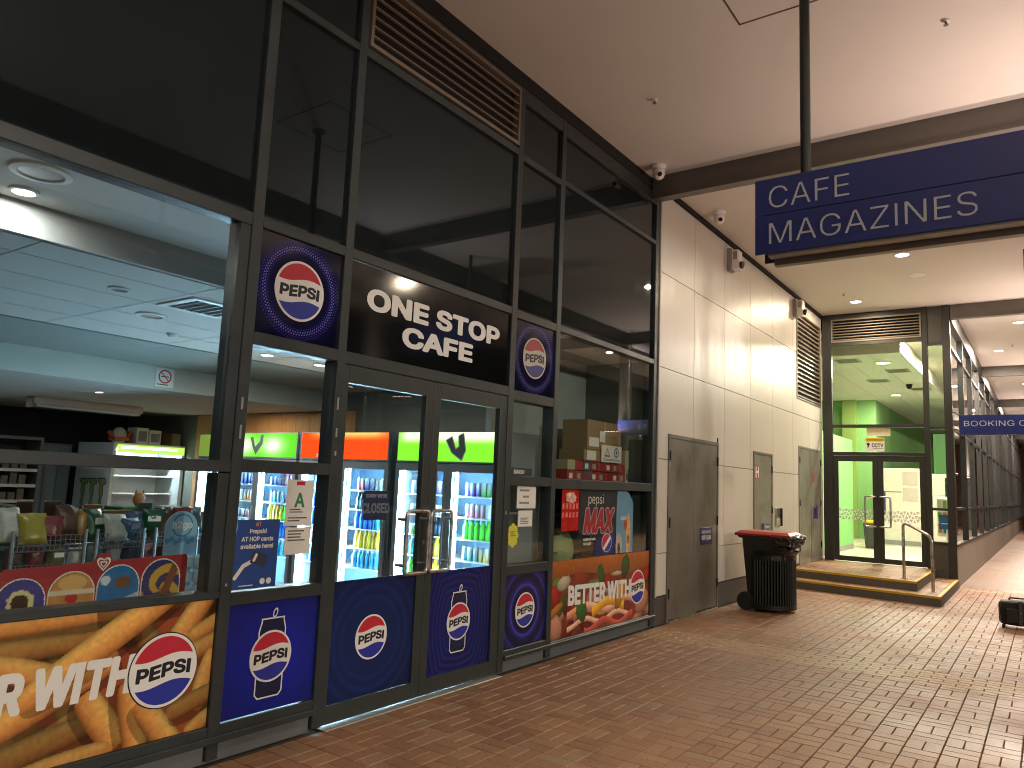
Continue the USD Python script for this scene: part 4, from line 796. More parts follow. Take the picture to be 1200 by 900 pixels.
def v_mark2(t, cx, y):
    g = sg.Polygon([(-.13, .06), (-.07, .09), (-.02, -.03), (.03, .00), (.02, .10), (.07, .12), (.10, -.03), (.06, -.12), (-.06, -.05)])
    gg = sa.translate(g, cx + 0.10, 1.905); part(t, 'mark_edge', plate(gg.buffer(0.012), 'y-', y - 0.0008, 0.0006), WHITE); part(t, 'letter_mark', plate(gg, 'y-', y - 0.0016, 0.0006), flat('mark_grey', (0.16, 0.17, 0.17)), 'grey angular V mark')
def u_mark(t, cx, y):
    for s, h, z in (('N', .05, 2.005), ('U', .10, 1.90), ('DRINK', .032, 1.80)): part(t, 'lettering', plate(words(s, h, 0.04, center=(cx - 0.28 - (0.06 if s == 'DRINK' else 0), z)), 'y-', y - 0.0008, 0.001), WHITE)
P1 = [[[(T_, 'blue'), (T_, 'blue'), (T_, 'purple')], [(C, 'blue'), (B, 'pink'), (B, 'aqua')]], [[(T_, 'white'), (T_, 'orange'), (C, 'red')], [(T_, 'aqua'), (T_, 'purple')]], [[(C, 'black'), (C, 'red')], [(B, 'yellow'), (B, 'green')]], [[(B, 'aqua')], [(B, 'blue')]], [[(B, 'green')], [(B, 'aqua')]]]
P2 = [[[(L, 'blue'), (L, 'aqua')], [(T_, 'red'), (T_, 'blue'), (T_, 'white'), (T_, 'yellow')]], [[(B, 'blue'), (B, 'aqua')], [(B, 'black'), (B, 'purple')]], [[(B, 'blue')], [(L, 'blue'), (L, 'aqua')]], [[(B, 'pink'), (B, 'orange'), (B, 'green')], [(L, 'yellow')]], [[(L, 'blue')], [(B, 'aqua')]]]
P3 = [[[(T_, 'white'), (T_, 'purple')], [(T_, 'purple'), (T_, 'green'), (T_, 'red')]], [[(C, 'aqua'), (C, 'white')], [(T_, 'pink'), (T_, 'white')]], [[(C, 'green'), (B, 'black')], [(B, 'green')]], [[(B, 'teal'), (B, 'yellow')], [(T_, 'teal'), (T_, 'yellow'), (T_, 'purple')]], [[(B, 'green'), (B, 'yellow')], [(T_, 'blue'), (T_, 'green')]]]
fridge(-4.55, -3.12, 5.57, 'double drinks fridge with a lit green V header, seen in the second window', header_fn(-3.83, 1.4, (96, 205, 40), (255, 255, 235), 'two'), 'the green V fridge', P1, v_mark)
fridge(-3.07, -1.68, 5.57, 'double drinks fridge with a lit orange header behind the left door', header_fn(-2.38, 1.36, (244, 72, 24), (255, 205, 100), 'edge'), 'the orange fridge', P2, u_mark)
fridge(-1.58, -0.20, 5.57, 'double drinks fridge with a bright lime header behind both doors', header_fn(-0.89, 1.36, (128, 232, 48), (255, 255, 225), 'top'), 'the lime fridge', P3, v_mark2)
P4 = [[[(T_, 'white')], [(T_, 'blue')]], [[(T_, 'yellow')], [(T_, 'yellow')]], [[(T_, 'pink')], [(T_, 'orange')]], [[(B, 'aqua')], [(B, 'red')]], [[(B, 'aqua')], [(B, 'red')]]]
fridge(-5.42, -4.60, 5.80, 'drinks fridge with a plain dull green header, behind the first mullion', header_fn(-5.0, 0.8, (108, 128, 48), (120, 160, 40), 'edge'), 'the dull green fridge', P4)

# open chiller at the back, with the claw mark on its side
t = thing('open_chiller', 'tall white open chiller with green lit header and claw mark on its side', 'chiller', (-10.2, 7.6, 0))
part(t, 'cabinet', cat(bx(-11.0, -9.72, 6.86, 6.92, 0, 2.0), bx(-11.0, -9.72, 8.17, 8.23, 0, 2.0), bx(-11.0, -10.62, 6.92, 8.17, 0, 2.0), bx(-10.62, -9.72, 6.92, 8.17, 1.93, 2.0), bx(-10.62, -9.72, 6.92, 8.17, 0, 0.35)), flat('chiller_white', (0.50, 0.54, 0.55), 0.4))
part(t, 'liner', bx(-10.619, -10.55, 6.921, 8.169, 0.36, 1.92), mat('chiller_liner', (0.72, 0.76, 0.78), 0.4, var=0.1))
part(t, 'lit_header', bx(-9.715, -9.69, 6.93, 8.20, 1.83, 1.97), emis('chiller_header', (0.62, 0.95, 0.16), 1.3)); part(t, 'light_tube', bx(-9.705, -9.672, 6.98, 8.05, 1.90, 1.94), emis('chiller_tube', (0.92, 1.0, 0.62), 6.0))
for z in (0.75, 1.08, 1.40, 1.68): part(t, 'shelf', bx(-10.55, -9.95, 6.93, 8.16, z, z + 0.02), PLAS_W)
part(t, 'inner_tube', bx(-9.80, -9.76, 6.95, 8.14, 1.86, 1.90), emis('chiller_inner', (0.75, 0.9, 1.0), 190.0))
claw = []
for k in range(3):
    x = -10.68 + 0.33 * k; zz = lambda z: 0.70 + (z - 0.86) * 0.80
    claw.append(sg.Polygon([(x - .12, zz(1.62 + .02 * k)), (x + .13, zz(1.65 + .01 * k)), (x + .17, zz(1.58)), (x + .07, zz(1.52)), (x + .09, zz(1.35)), (x + .05, zz(1.2)), (x + .07, zz(1.02 + .03 * k)), (x + .0, zz(0.86 + .05 * abs(k - 1))), (x - .03, zz(1.05)), (x + .01, zz(1.25)), (x - .03, zz(1.4)), (x - .015, zz(1.54))]))
part(t, 'claw_outline', plate(unary_union(claw).buffer(0.02), 'y-', 6.859, 0.001), BLACK); part(t, 'claw_mark', plate(unary_union(claw), 'y-', 6.8575, 0.001), flat('claw_green', (0.20, 0.30, 0.10)), 'green claw mark')

# things on top of the chiller, shelves at the far left
t = thing('novelty_helmet', 'orange and white striped helmet on top of the open chiller', 'helmet', (-10.0, 7.1, 2.0))
hs = trimesh.creation.icosphere(3); v = hs.vertices * [0.13, 0.13, 0.17] + [-10.0, 7.08, 2.12]; v[:, 2] = np.maximum(v[:, 2], 2.002)
part(t, 'shell', trimesh.Trimesh(v, hs.faces, process=False), flat('helmet_white', (0.5, 0.52, 0.55), 0.3), smooth=True); part(t, 'band', bx(-10.13, -9.86, 6.95, 7.21, 2.04, 2.11, 0.01), flat('helmet_orange', (0.5, 0.12, 0.02)))
for s in (-1, 1): part(t, 'can_holder', cyl((-9.98, 7.08 + s * 0.14, 2.12), (-9.98, 7.08 + s * 0.20, 2.20), 0.04, 10), flat('holder_red', (0.4, 0.06, 0.03)))
for (y0, y1, h, m, l) in ((7.33, 7.55, .30, 'w', 'white appliance box on the open chiller beside the helmet'), (7.57, 7.80, .27, 'w', 'second white box on the open chiller'), (8.02, 8.20, .24, 'c', 'small brown carton at the right end of the open chiller')):
    t = thing('storage_box', l, 'box', (-10.0, (y0 + y1) / 2, 2.0)); part(t, 'carton', bx(-10.2, -9.85, y0, y1, 2.002, 2.0 + h, 0.006), PLAS_W if m == 'w' else mat('kraft_card', (0.30, 0.20, 0.10), 0.8, var=0.1)); part(t, 'front_label', bx(-9.85, -9.847, y0 + .03, y1 - .03, 2.05, 2.0 + h - .06), flat('label_grey', (0.2, 0.24, 0.26)))
for k, (x, y0, y1, w, l) in enumerate(((-10.2, 3.4, 4.6, .7, 'dark shelf unit with lit white shelf edges at the far left'), (-10.0, 5.0, 5.75, .7, 'dark magazine shelving beside the grey lockers'),)):
    t = thing('shelf_unit', l, 'shelves', (x, (y0 + y1) / 2, 0)); part(t, 'case', cat(bx(x - .5, x - .45, y0, y1, 0, 2.0), bx(x - .45, x + .2, y0, y0 + .04, 0, 2.0), bx(x - .45, x + .2, y1 - .04, y1, 0, 2.0), bx(x - .45, x + .2, y0 + .04, y1 - .04, 1.95, 2.0)), flat('shelf_dark', (0.05, 0.055, 0.06)))
    for z in (0.7, 0.95, 1.2, 1.45, 1.7): part(t, 'shelf', bx(x - .44, x + .19, y0 + .05, y1 - .05, z, z + .02), flat('shelf_steel', (.35, .38, .4))); part(t, 'shelf_edge', bx(x + .19, x + .2, y0 + .05, y1 - .05, z - .02, z + .03), emis('shelf_light', (.7, .85, 1), 0.55) if k == 0 else flat('shelf_edge_grey', (.3, .3, .28)))
    R = random.Random(k + 2)
    for z in (0.72, 0.97, 1.22, 1.47): part(t, 'magazines', cat([bx(x - .2, x + .12, y0 + .08 + j * .13, y0 + .08 + j * .13 + .10, z, z + R.uniform(.12, .2)) for j in range(int((y1 - y0 - .15) / .13))]), mat('magazine_mix', (0.16, 0.13, 0.11), 0.5, var=0.9, scale=16, island=0.6), kind='stuff')
t = thing('locker_cabinet', 'grey panelled cabinet left of the open chiller', 'cabinet', (-11.5, 6.3, 0)); part(t, 'case', bx(-11.9, -11.15, 5.9, 6.82, 0, 1.95), flat('locker_grey', (0.10, 0.12, 0.14)))
for k in range(4): part(t, 'door_panel', bx(-11.149, -11.135, 5.92 + .225 * k, 5.92 + .225 * k + .21, .05, 1.9, .004), flat('locker_door', (0.12, 0.145, 0.17)))

# counter, racks and snacks behind the first window
t = thing('ice_cream_board', 'red curved ice cream board with four arched pictures and heart badge', 'display board', (-0.25, 2.05, 1.0))
RX = -0.25
bd = sg.Polygon([(1.56, .80)] + [(1.565 + .04 * math.sin(a), 1.04 + .045 * math.sin(a * 1.0)) for a in (0, .8, 1.57)] + [(2.535, 1.112), (2.545, 1.09), (2.545, .80)]).union(disc(2.07, 1.095, 0.045))
part(t, 'board', plate(bd, 'x+', RX - .01, .01), flat('ice_red', (0.36, 0.018, 0.022), 0.35))
hb = sg.Polygon([(0.036 * (math.sin(a) ** 3), 0.034 * (math.cos(a) - .38 * math.cos(2 * a) - .14 * math.cos(3 * a))) for a in np.linspace(0, 2 * math.pi, 30)[:-1]])
part(t, 'heart_badge', plate(sa.translate(hb.difference(sa.scale(hb, .72, .72)).union(sa.scale(hb, .5, .5).difference(sa.scale(hb, .3, .3))), 2.07, 1.09), 'x+', RX + .001, .001), WHITE, 'white heart outline badge')
def arch(cx, top, w): return rect(cx - w, cx + w, .78, top - w).union(disc(cx, top - w, w))
def ice_fn(k):
    cx = 1.69 + .235 * k
    def fn(u, v):
        n = noise2(u, v, 26, k); r = np.hypot(u - cx, (v - .925)); a = np.arctan2(v - .925, u - cx)
        if k == 0: c = np.array([66, 62, 140]) * (.8 + .4 * n)[:, None]; m = r < .045 + .03 * noise2(np.cos(a) * 3, np.sin(a) * 3, 1.5); c = np.where(m[:, None], np.array([226, 210, 150]), c); c = np.where((r < .035 + .01 * n)[:, None], np.array([60, 40, 34]), c)
        elif k == 1: c = np.array([206, 142, 84]) * (.8 + .3 * n)[:, None]; m = np.hypot((u - cx) / .07, (v - 1.0) / .04) < 1; c = np.where(m[:, None], np.array([226, 176, 110]), c); c = np.where((r < .03)[:, None], np.array([190, 50, 44]), c); c = np.where((np.abs(v - .955) < .012)[:, None], np.array([228, 206, 180]), c)
        elif k == 2: c = np.array([40, 112, 170]) * (.85 + .3 * n)[:, None]; m = (v < .89 + .35 * (u - cx)); c = np.where(m[:, None], np.array([170, 186, 196]) * (.7 + .6 * n)[:, None], c); q = np.hypot((u - cx - .02) / .045, (v - .985) / .03) < 1; c = np.where(q[:, None], np.array([120, 80, 50]), c); q = np.hypot((u - cx + .07) / .025, (v - 1.0) / .025) < 1; c = np.where(q[:, None], np.array([210, 220, 230]), c)
        else: s = np.sin(a * 3 + r * 60) > 0; c = np.where(s[:, None], np.array([62, 56, 110]), np.array([206, 160, 62])); m = (np.abs((u - cx) - .4 * (v - .95) - .04) < .025); c = np.where(m[:, None], np.array([130, 76, 44]), c)
        return c
    return fn
for k in range(4):
    cx = 1.69 + .235 * k; ar = arch(cx, 1.035 + .018 * k, .108)
    part(t, 'arch_edge', plate(ar.buffer(.006), 'x+', RX, .0008), PAPER)
    shapely.prepare(ar); paint(t, 'arch_picture', 'x+', RX + .0014, cx - .112, cx + .112, .80, 1.05 + .018 * k, .006, ice_fn(k), VIN, ('blue picture of a burst chocolate ice', 'orange picture of a wafer ice', 'blue picture of cones', 'striped picture of a chocolate bar ice')[k], top=lambda u, v, ar=ar: shapely.contains_xy(ar, u, v))
t = thing('water_board', 'pale blue round-topped water board beside the red ice cream board', 'display board', (-0.5, 2.62, 1.1))
LB = flat('pale_blue_card', (0.30, 0.52, 0.66), 0.5); part(t, 'board', plate(rect(2.535, 2.745, .80, 1.235).union(disc(2.64, 1.235, .105)), 'x+', -.5, .006), LB)
part(t, 'ring_mark', plate(disc(2.645, 1.255, .068).difference(disc(2.645, 1.255, .06)), 'x+', -.4935, .0008), flat('mid_blue', (0.05, 0.2, 0.42))); part(t, 'lettering', plate(words('h2go', .040, 0.03, center=(2.645, 1.252)), 'x+', -.493, .0008), WHITE)
part(t, 'water_splash', plate(unary_union([disc(2.555 + .027 * k, 1.165 + .012 * math.sin(k * 2.1), .016) for k in range(7)]), 'x+', -.4935, .0006), flat('splash_blue', (0.12, 0.34, 0.55)))
R = random.Random(4)
for k in range(9): part(t, 'water_pouch', bx(-.493 + .012 * (k % 3), -.44 + .012 * (k % 3), 2.56 + .075 * (k % 3), 2.63 + .075 * (k % 3), .82 + .09 * (k // 3), .90 + .09 * (k // 3), .014), flat('pouch_pale', (0.45, 0.62, 0.68), 0.25))
def rack(x, y0, y1, z, lab):
    t = thing('wire_rack', lab, 'rack', (x, (y0 + y1) / 2, 0)); w = flat('rack_wire', (0.30, 0.32, 0.33), 0.3, metal=0.8)
    part(t, 'frame', cat([cyl((x + a, b, 0), (x + a, b, z), .012, 8) for a in (-.2, .2) for b in (y0, y1)]), w)
    for q in range(3):
        zz = z - .12 - .17 * q; ws = [cyl((x + .2, y0, zz + .0 + .03 * j), (x + .2, y1, zz + .03 * j), .0028, 5) for j in range(4)] + [cyl((x + .2, y0 + (y1 - y0) * j / 14, zz), (x + .2, y0 + (y1 - y0) * j / 14, zz + .09), .0026, 5) for j in range(15)]
        part(t, 'basket', cat(ws + [bx(x - .2, x + .2, y0, y1, zz - .004, zz)]), w)
    return t
rack(-1.25, 1.95, 2.35, 1.20, 'left wire rack of magazines behind the first window'); rack(-1.25, 2.42, 2.72, 1.20, 'middle wire rack of cards behind the first window'); rack(-1.25, 2.80, 3.1, 1.20, 'right wire rack behind the first window')
SN = [('yellow', (.24, .20, .03)), ('dark green', (.012, .07, .035)), ('brown', (.07, .035, .02)), ('mustard', (.24, .12, .02)), ('blue', (.025, .06, .12)), ('white', (.36, .37, .35)), ('lime', (.16, .20, .05)), ('olive', (.12, .11, .04)), ('dull red', (.13, .022, .02)), ('grey green', (.09, .14, .12)), ('pink', (.30, .11, .13))]
R = random.Random(9)
def packet(y, x, z, w, h, tone, lab, lean=0.0, rot=0.0):
    n, c = SN[tone]; t = thing('snack_packet', lab, 'packet', (x, y, z), local=True, rotz=rot)
    g = trimesh.creation.box((1, 1, 1)).subdivide().subdivide().subdivide(); v = g.vertices * 2; puff = np.sqrt(np.clip(1 - np.abs(v[:, 1]) ** 3, 0, 1) * np.clip(1 - np.abs(v[:, 2]) ** 3, 0, 1))
    v = np.stack([v[:, 0] * (.006 + .04 * puff), v[:, 1] * w / 2 * (1 - .08 * (1 - np.abs(v[:, 2]))), v[:, 2] * h / 2], 1); v += (meshkit.fbm(v * 45 + y * 7, 3, tone) - .5)[:, None] * .02; v[:, 0] += v[:, 2] * lean; v[:, 2] += h / 2
    part(t, 'bag', trimesh.Trimesh(v, g.faces, process=False), flat('packet_' + n.replace(' ', '_'), c, .35, var=.35, scale=22), smooth=True)
    if tone % 3 == 1: part(t, 'front_mark', bx(.044, .050, -w * .28, w * .28, h * .5, h * .72, .002), PAPER if tone % 2 else flat('mark_dark', (.05, .05, .06)))
pos = [(1.96, 5), (2.06, 0), (2.16, 8), (2.27, 2), (2.36, 3), (2.46, 1), (2.55, 5), (2.64, 4), (2.74, 4), (2.83, 1), (2.92, 2), (3.02, 8), (3.10, 9)]
for k, (y, c) in enumerate(pos): packet(y, -1.15 + R.uniform(-.08, .08), 1.14 + R.uniform(-.02, .02), R.uniform(.12, .17), R.uniform(.13, .20), c, f'{SN[c][0]} snack packet on the rack tops, ' + ('at the far left end', 'second from the left end', 'left of the brown packet', 'left of the mustard packet', 'just right of the brown packet', 'right of the mustard packet', 'in the middle of the row', 'left of its blue neighbour', 'right of its blue neighbour', 'just right of the blue pair', 'under the orange figure', 'beside the end packet', 'at the right end')[k], R.uniform(-.5, .5), R.uniform(-25, 25))
for k in range(10):
    c = (2, 8, 7, 5, 9, 5, 4, 10, 2, 5)[k]; packet(1.99 + .115 * k, -1.12, .965 + R.uniform(-.01, .01), .10, .13, c, f'{SN[c][0]} packet in the upper wire baskets, ' + ('leftmost', 'second', 'third', 'fourth', 'fifth', 'sixth', 'seventh', 'eighth', 'ninth', 'rightmost')[k] + ' of ten')
for k in range(22):
    y = 1.90 + .058 * k; w, h, dd = R.uniform(.05, .12), R.uniform(.06, .20), R.uniform(.04, .09); c = R.randrange(11); x = -1.42 + R.uniform(-.06, .06)
    t = thing('snack_box', f'small {SN[c][0]} carton in the back row of the racks, ' + ('outermost at the left', '2nd along', '3rd along', '4th along', '5th along', '6th along', '7th along', '8th along', '9th along', '10th along', '11th along', '12th along', '13th along', '14th along', '15th along', '16th along', '17th along', '18th along', '19th along', '20th along', '21st along', 'outermost at the right')[k] + ' of 22', 'carton', (x, y, 1.1), local=True, rotz=R.uniform(-30, 30))
    part(t, 'box', bx(-dd / 2, dd / 2, -w / 2, w / 2, 0, .06 + h, .004), flat('packet_' + SN[c][0].replace(' ', '_'), SN[c][1], .35, var=.35, scale=22)); part(t, 'front_label', bx(dd / 2, dd / 2 + .002, -w * .35, w * .35, h * .4, h * .75), (PAPER, flat('mark_dark', (.05, .05, .06)), CARD, PRED)[k % 4])
t = thing('snack_counter', 'dark counter behind the wire racks', 'counter', (-2.0, 2.6, 0)); part(t, 'body', bx(-2.4, -1.6, 1.2, 3.9, 0, 1.05, .01), flat('counter_dark', (.04, .045, .05))); part(t, 'top', bx(-2.45, -1.55, 1.15, 3.95, 1.05, 1.09, .008), flat('counter_top', (.10, .11, .12), .3))
for (y, w, h, c, l) in ((1.55, .3, .16, 6, 'lime paper pad on the counter at the left edge'), (2.15, .22, .22, 1, 'dark green box on the counter'), (3.05, .16, .2, 1, 'green shopping bag on the counter'), (3.25, .15, .19, 9, 'grey green card box on the counter'), (3.42, .12, .2, 5, 'white and blue carton on the counter'), (3.62, .16, .16, 8, 'dull red box at the right end of the counter')):
    t = thing('counter_box', l, 'box', (-1.95, y, 1.09)); part(t, 'carton', bx(-2.1, -1.82, y - w / 2, y + w / 2, 1.091, 1.09 + h, .006), flat('packet_' + SN[c][0].replace(' ', '_'), SN[c][1])); part(t, 'panel', bx(-1.82, -1.817, y - w / 3, y + w / 3, 1.12, 1.09 + h * .7), PAPER if c in (5, 6, 1) else flat('mark_dark', (.05, .05, .06)))
t = thing('orange_figure', 'small orange cat shaped figure standing on the green bag', 'figurine', (-1.9, 3.13, 1.29)); hs = trimesh.creation.icosphere(2)
part(t, 'body', trimesh.Trimesh(hs.vertices * [.04, .045, .055] + [-1.9, 3.13, 1.345], hs.faces, process=False), flat('figure_orange', (.36, .14, .04)), smooth=True)
for s in (-1, 1): part(t, 'ear', cyl((-1.9, 3.13 + s * .025, 1.385), (-1.9, 3.13 + s * .03, 1.42), .014, 8, .002), flat('figure_orange', (.36, .14, .04)))

# stock behind the right window
part(cr, 'partition', bx(-1.02, -0.95, 6.3, 8.26, 0, 3.2), mat('partition_grey', (0.34, 0.36, 0.33), 0.8))
t = thing('window_shelf', 'dark shelf unit behind the right window', 'shelves', (-0.5, 7.3, 0)); part(t, 'top', bx(-.86, -.15, 6.25, 8.15, 1.60, 1.635), flat('shelf_dark', (0.05, 0.055, 0.06))); part(t, 'side', cat(bx(-.86, -.2, 6.25, 6.29, 0, 1.6), bx(-.86, -.2, 8.11, 8.15, 0, 1.6), bx(-.9, -.86, 6.25, 8.15, 0, 1.6))
    , flat('shelf_dark', (0.05, 0.055, 0.06)))
for z in (.9, 1.28): part(t, 'shelf', bx(-.86, -.25, 6.29, 8.11, z, z + .02), flat('shelf_grey2', (.16, .18, .18)))
KR = mat('kraft_card', (0.30, 0.20, 0.10), 0.8, var=0.1)
def carton(y0, y1, z0, z1, lab, m, x0=-.6, x1=-.28, lbl=None, name='carton'):
    t = thing(name, lab, 'carton', ((x0 + x1) / 2, (y0 + y1) / 2, z0)); part(t, 'box', bx(x0, x1, y0, y1, z0, z1, .005), m)
    for (a, b, c, d, mm) in lbl or (): part(t, 'label_panel', bx(x1, x1 + .0015, a, b, c, d), mm)
    part(t, 'tape', bx(x1 + .0002, x1 + .0008, (y0 + y1) / 2 - .02, (y0 + y1) / 2 + .02, z0 + .01, z1 - .006), flat('packing_tape', (.36, .27, .15))) if m is KR else None
    return t
carton(7.16, 7.95, 1.985, 2.31, 'large brown cardboard carton on top of the stack in the right window', KR, lbl=[(7.2, 7.42, 2.02, 2.12, PAPER), (7.44, 7.56, 2.08, 2.2, PAPER)])
carton(7.10, 7.92, 1.857, 1.983, 'brown cardboard carton under the largest carton', KR, lbl=[(7.16, 7.36, 1.87, 1.97, PAPER)])
t = carton(7.46, 7.94, 1.858, 2.05, 'white warning placard with triangle and circle propped on the cartons', PAPER, -.27, -.262, name='warning_placard')
tr = sg.Polygon([(7.52, 1.92), (7.66, 1.92), (7.59, 2.025)]); part(t, 'triangle', plate(tr.difference(sa.scale(tr, .6, .6)), 'x+', -.2615, .0008), flat('warn_orange', (.4, .2, .05))); part(t, 'ring', plate(disc(7.81, 1.975, .055).difference(disc(7.81, 1.975, .04)).union(disc(7.81, 1.975, .018)), 'x+', -.2615, .0008), INK); part(t, 'text_lines', cat([bx(-.2615, -.261, 7.5, 7.9, 1.878 + .014 * j, 1.884 + .014 * j) for j in range(2)]), INK)
RED = mat('red_pack', (0.36, 0.035, 0.035), 0.45, var=0.9, scale=24); CRM = mat('cream_pack', (0.42, 0.38, 0.22), 0.5, var=0.3, scale=20)
for r, z in enumerate((1.636, 1.748)):
    for k in range(8):
        y = 6.80 + .165 * k; m = (RED, RED, INK, RED, RED, RED, RED, RED)[k] if not (k == 0 and r) else CRM
        carton(y, y + .155, z, z + .108, f'{"cream" if m is CRM else "dark" if m is INK else "red"} snack box, ' + ('first', 'second', 'third', 'fourth', 'fifth', 'sixth', 'seventh', 'eighth')[k] + f' in the {"upper" if r else "lower"} row on the window shelf', m, -.5, -.30, [(y + .03, y + .10, z + .025, z + .08, PAPER if (k + r) % 3 == 0 else CRM if (k + r) % 3 == 1 else RED)], name='snack_box')
carton(8.13, 8.5 - .3, 1.636, 1.80, 'cream box at the right end of the window shelf', CRM, -.5, -.30, [(8.14, 8.19, 1.67, 1.75, INK)], name='snack_box')
carton(8.12, 8.21, 1.802, 2.02, 'tall cream box standing on the end box of the shelf', CRM, -.5, -.30, name='snack_box')
for k, (y, h, l) in enumerate(((6.46, .26, 'left white spray bottle behind the second right window'), (6.63, .26, 'right white spray bottle behind the second right window'))):
    t = thing('spray_bottle', l, 'bottle', (-.5, y, 1.636)); part(t, 'bottle', lathe([(.035, 1.637), (.04, 1.65), (.04, 1.80), (.015, 1.85), (.015, 1.87)], 14, (-.5, y, 0)), flat('spray_white', (.6, .66, .64), .3), smooth=40); part(t, 'trigger', bx(-.53, -.44, y - .012, y + .012, 1.87, 1.9, .005), PLAS_W)

# ------------------------------------------------------------------ clad wall with service doors
cw = thing('clad_wall', 'off-white panelled wall with grey plinth between the cafe and the entrance', 'wall', (0, 12.4, 0))
D1, D2, D3, LV = (8.66, 10.38, 0.0, 2.262), (11.94, 12.93, 0.30, 2.235), (14.58, 16.22, 0.30, 2.485), (14.50, 16.30, 3.37, 5.05)
holes = unary_union([sg.box(a, c, b, d) for a, b, c, d in (D1, D2, D3, LV)])
part(cw, 'backing', plate(sg.box(8.332, 0.0, 16.6, 5.32).difference(unary_union([sg.box(*q) for q in ((8.66, -1, 10.38, 2.262),)])), 'x+', -0.30, 0.26), mat('wall_backing', (0.05, 0.045, 0.04), 0.8))
ys = [8.334, 9.46, 10.62, 11.79, 12.99, 14.22, 15.36, 16.42]; zs = [0.335, 0.83, 1.945, 3.06, 4.24, 5.265]
for a, b in zip(ys, ys[1:]):
    for c, d in zip(zs, zs[1:]):
        for p in polys(sg.box(a + 0.004, c + 0.004, b - 0.004, d - 0.004).difference(holes.buffer(0.002, join_style=2))):
            if p.area > 0.004: part(cw, 'panel', plate(p, 'x+', -0.024 + RNG.uniform(-0.0006, 0.0006), 0.024), CLAD)
part(cw, 'plinth', plate(sg.box(8.334, 0, 16.42, 0.325).difference(holes), 'x+', -0.03, 0.024), mat('dark_plinth', (0.07, 0.062, 0.054), 0.5, var=0.2))
part(cw, 'top_trim', bx(-0.03, 0.035, 8.334, 16.41, 5.27, 5.328), DARK)
part(cw, 'corner_trim', bx(-0.03, 0.012, 8.331, 8.36, 0.33, 5.26), flat('trim_pale', (0.45, 0.42, 0.37)))
def leaf(parent, y0, y1, z0, z1, m, x=0.006, hinge=None):
    d = part(parent, 'leaf', bx(-0.03, x, y0 + 0.003, y1 - 0.003, z0 + 0.004, z1 - 0.003, 0.003), m)
    if hinge is not None:
        for z in (z0 + 0.25, (z0 + z1) / 2, z1 - 0.28): part(d, 'hinge', cyl((x + 0.008, hinge, z), (x + 0.008, hinge, z + 0.12), 0.011, 10), DARK)
    return d
def frame(t, q, m, w=0.045, thr=True):
    a, b, c, d = q
    part(t, 'frame', cat(bx(-0.05, 0.012, a, a + w, c, d), bx(-0.05, 0.012, b - w, b, c, d), bx(-0.05, 0.012, a + w, b - w, d - w, d)), m); return (a + w, b - w, c, d - w)
t = thing('service_door', 'wide grey double service door nearest the cafe with a blue sign', 'door', (0, 9.52, 0))
a, b, c, d = frame(t, D1, DOORM); leaf(t, a, 9.495, 0.03, d, DOORM, hinge=a); leaf(t, 9.499, b, 0.03, d, DOORM, hinge=b); part(t, 'threshold', bx(-0.05, 0.02, a, b, 0, 0.022), STEEL)
part(t, 'bolt', cyl((0.0, 10.352, 2.2), (0.0, 10.352, 2.33), 0.012, 8), DARK)
SB = flat('enamel_blue', (0.016, 0.020, 0.13), 0.35)
t = thing('keep_clear_sign', 'small blue sign with white KEEP CLEAR lettering on the grey double door', 'sign', (0.01, 9.93, 0.98))
part(t, 'board', bx(0.0065, 0.010, 9.72, 10.15, 0.875, 1.10, 0.002), SB); part(t, 'upper_text', cat([bx(0.010, 0.011, 9.77 + .041 * k, 9.80 + .041 * k, 1.018, 1.058) for k in range(8)]), flat('sign_text_dim', (.45, .45, .5)), kind='stuff'); part(t, 'lower_lettering', plate(fitted('KEEP CLEAR', 9.77, 10.10, 0.935, 0.995, 0.02), 'x+', 0.010, 0.001), WHITE)
t = thing('service_door', 'narrow grey single service door behind the bin, marked with an H', 'door', (0, 12.43, 0.3))
a, b, c, d = frame(t, D2, DOORM, 0.04); leaf(t, a, b, c, d, STAIN, hinge=b); part(t, 'letter_plate', plate(fitted('H', 12.03, 12.20, 1.82, 2.0, 0.03).buffer(0.022), 'x+', 0.0065, 0.0015), flat('hydrant_red', (0.35, 0.03, 0.02)), 'white letter H edged in red'); part(t, 'letter', plate(fitted('H', 12.03, 12.20, 1.82, 2.0, 0.03), 'x+', 0.008, 0.001), WHITE)
part(t, 'label_plate', bx(0.0065, 0.009, 12.36, 12.80, 0.985, 1.10), flat('plate_blue_grey', (0.10, 0.15, 0.19)), 'small blue grey plate'); part(t, 'plate_text', bx(0.009, 0.0095, 12.52, 12.74, 1.03, 1.05), WHITE); part(t, 'pull_handle', cyl((0.03, 12.40, 0.98), (0.03, 12.40, 1.11), 0.02, 12), STEEL)
t = thing('service_door', 'stainless double service door beside the entrance steps', 'door', (0, 15.4, 0.3))
a, b, c, d = frame(t, D3, STAIN, 0.04); leaf(t, a, 15.44, c, d, STAIN, hinge=a); leaf(t, 15.444, b, c, d, STAIN, x=0.010, hinge=b)
part(t, 'lever', cat(cyl((0.01, 15.52, 1.36), (0.06, 15.52, 1.36), 0.012, 10), cyl((0.06, 15.40, 1.375), (0.06, 15.56, 1.35), 0.012, 10)), STEEL); part(t, 'blue_tag', bx(0.011, 0.014, 15.62, 15.92, 1.12, 1.38), SB, 'blue tag below the lever'); part(t, 'red_tag', bx(0.011, 0.013, 15.56, 15.70, 1.83, 1.99), flat('tag_red', (0.4, 0.05, 0.05)))
t = thing('wall_louvre', 'tall dark louvre grille high on the clad wall by the corner', 'louvre', (0, 15.4, 4.2))
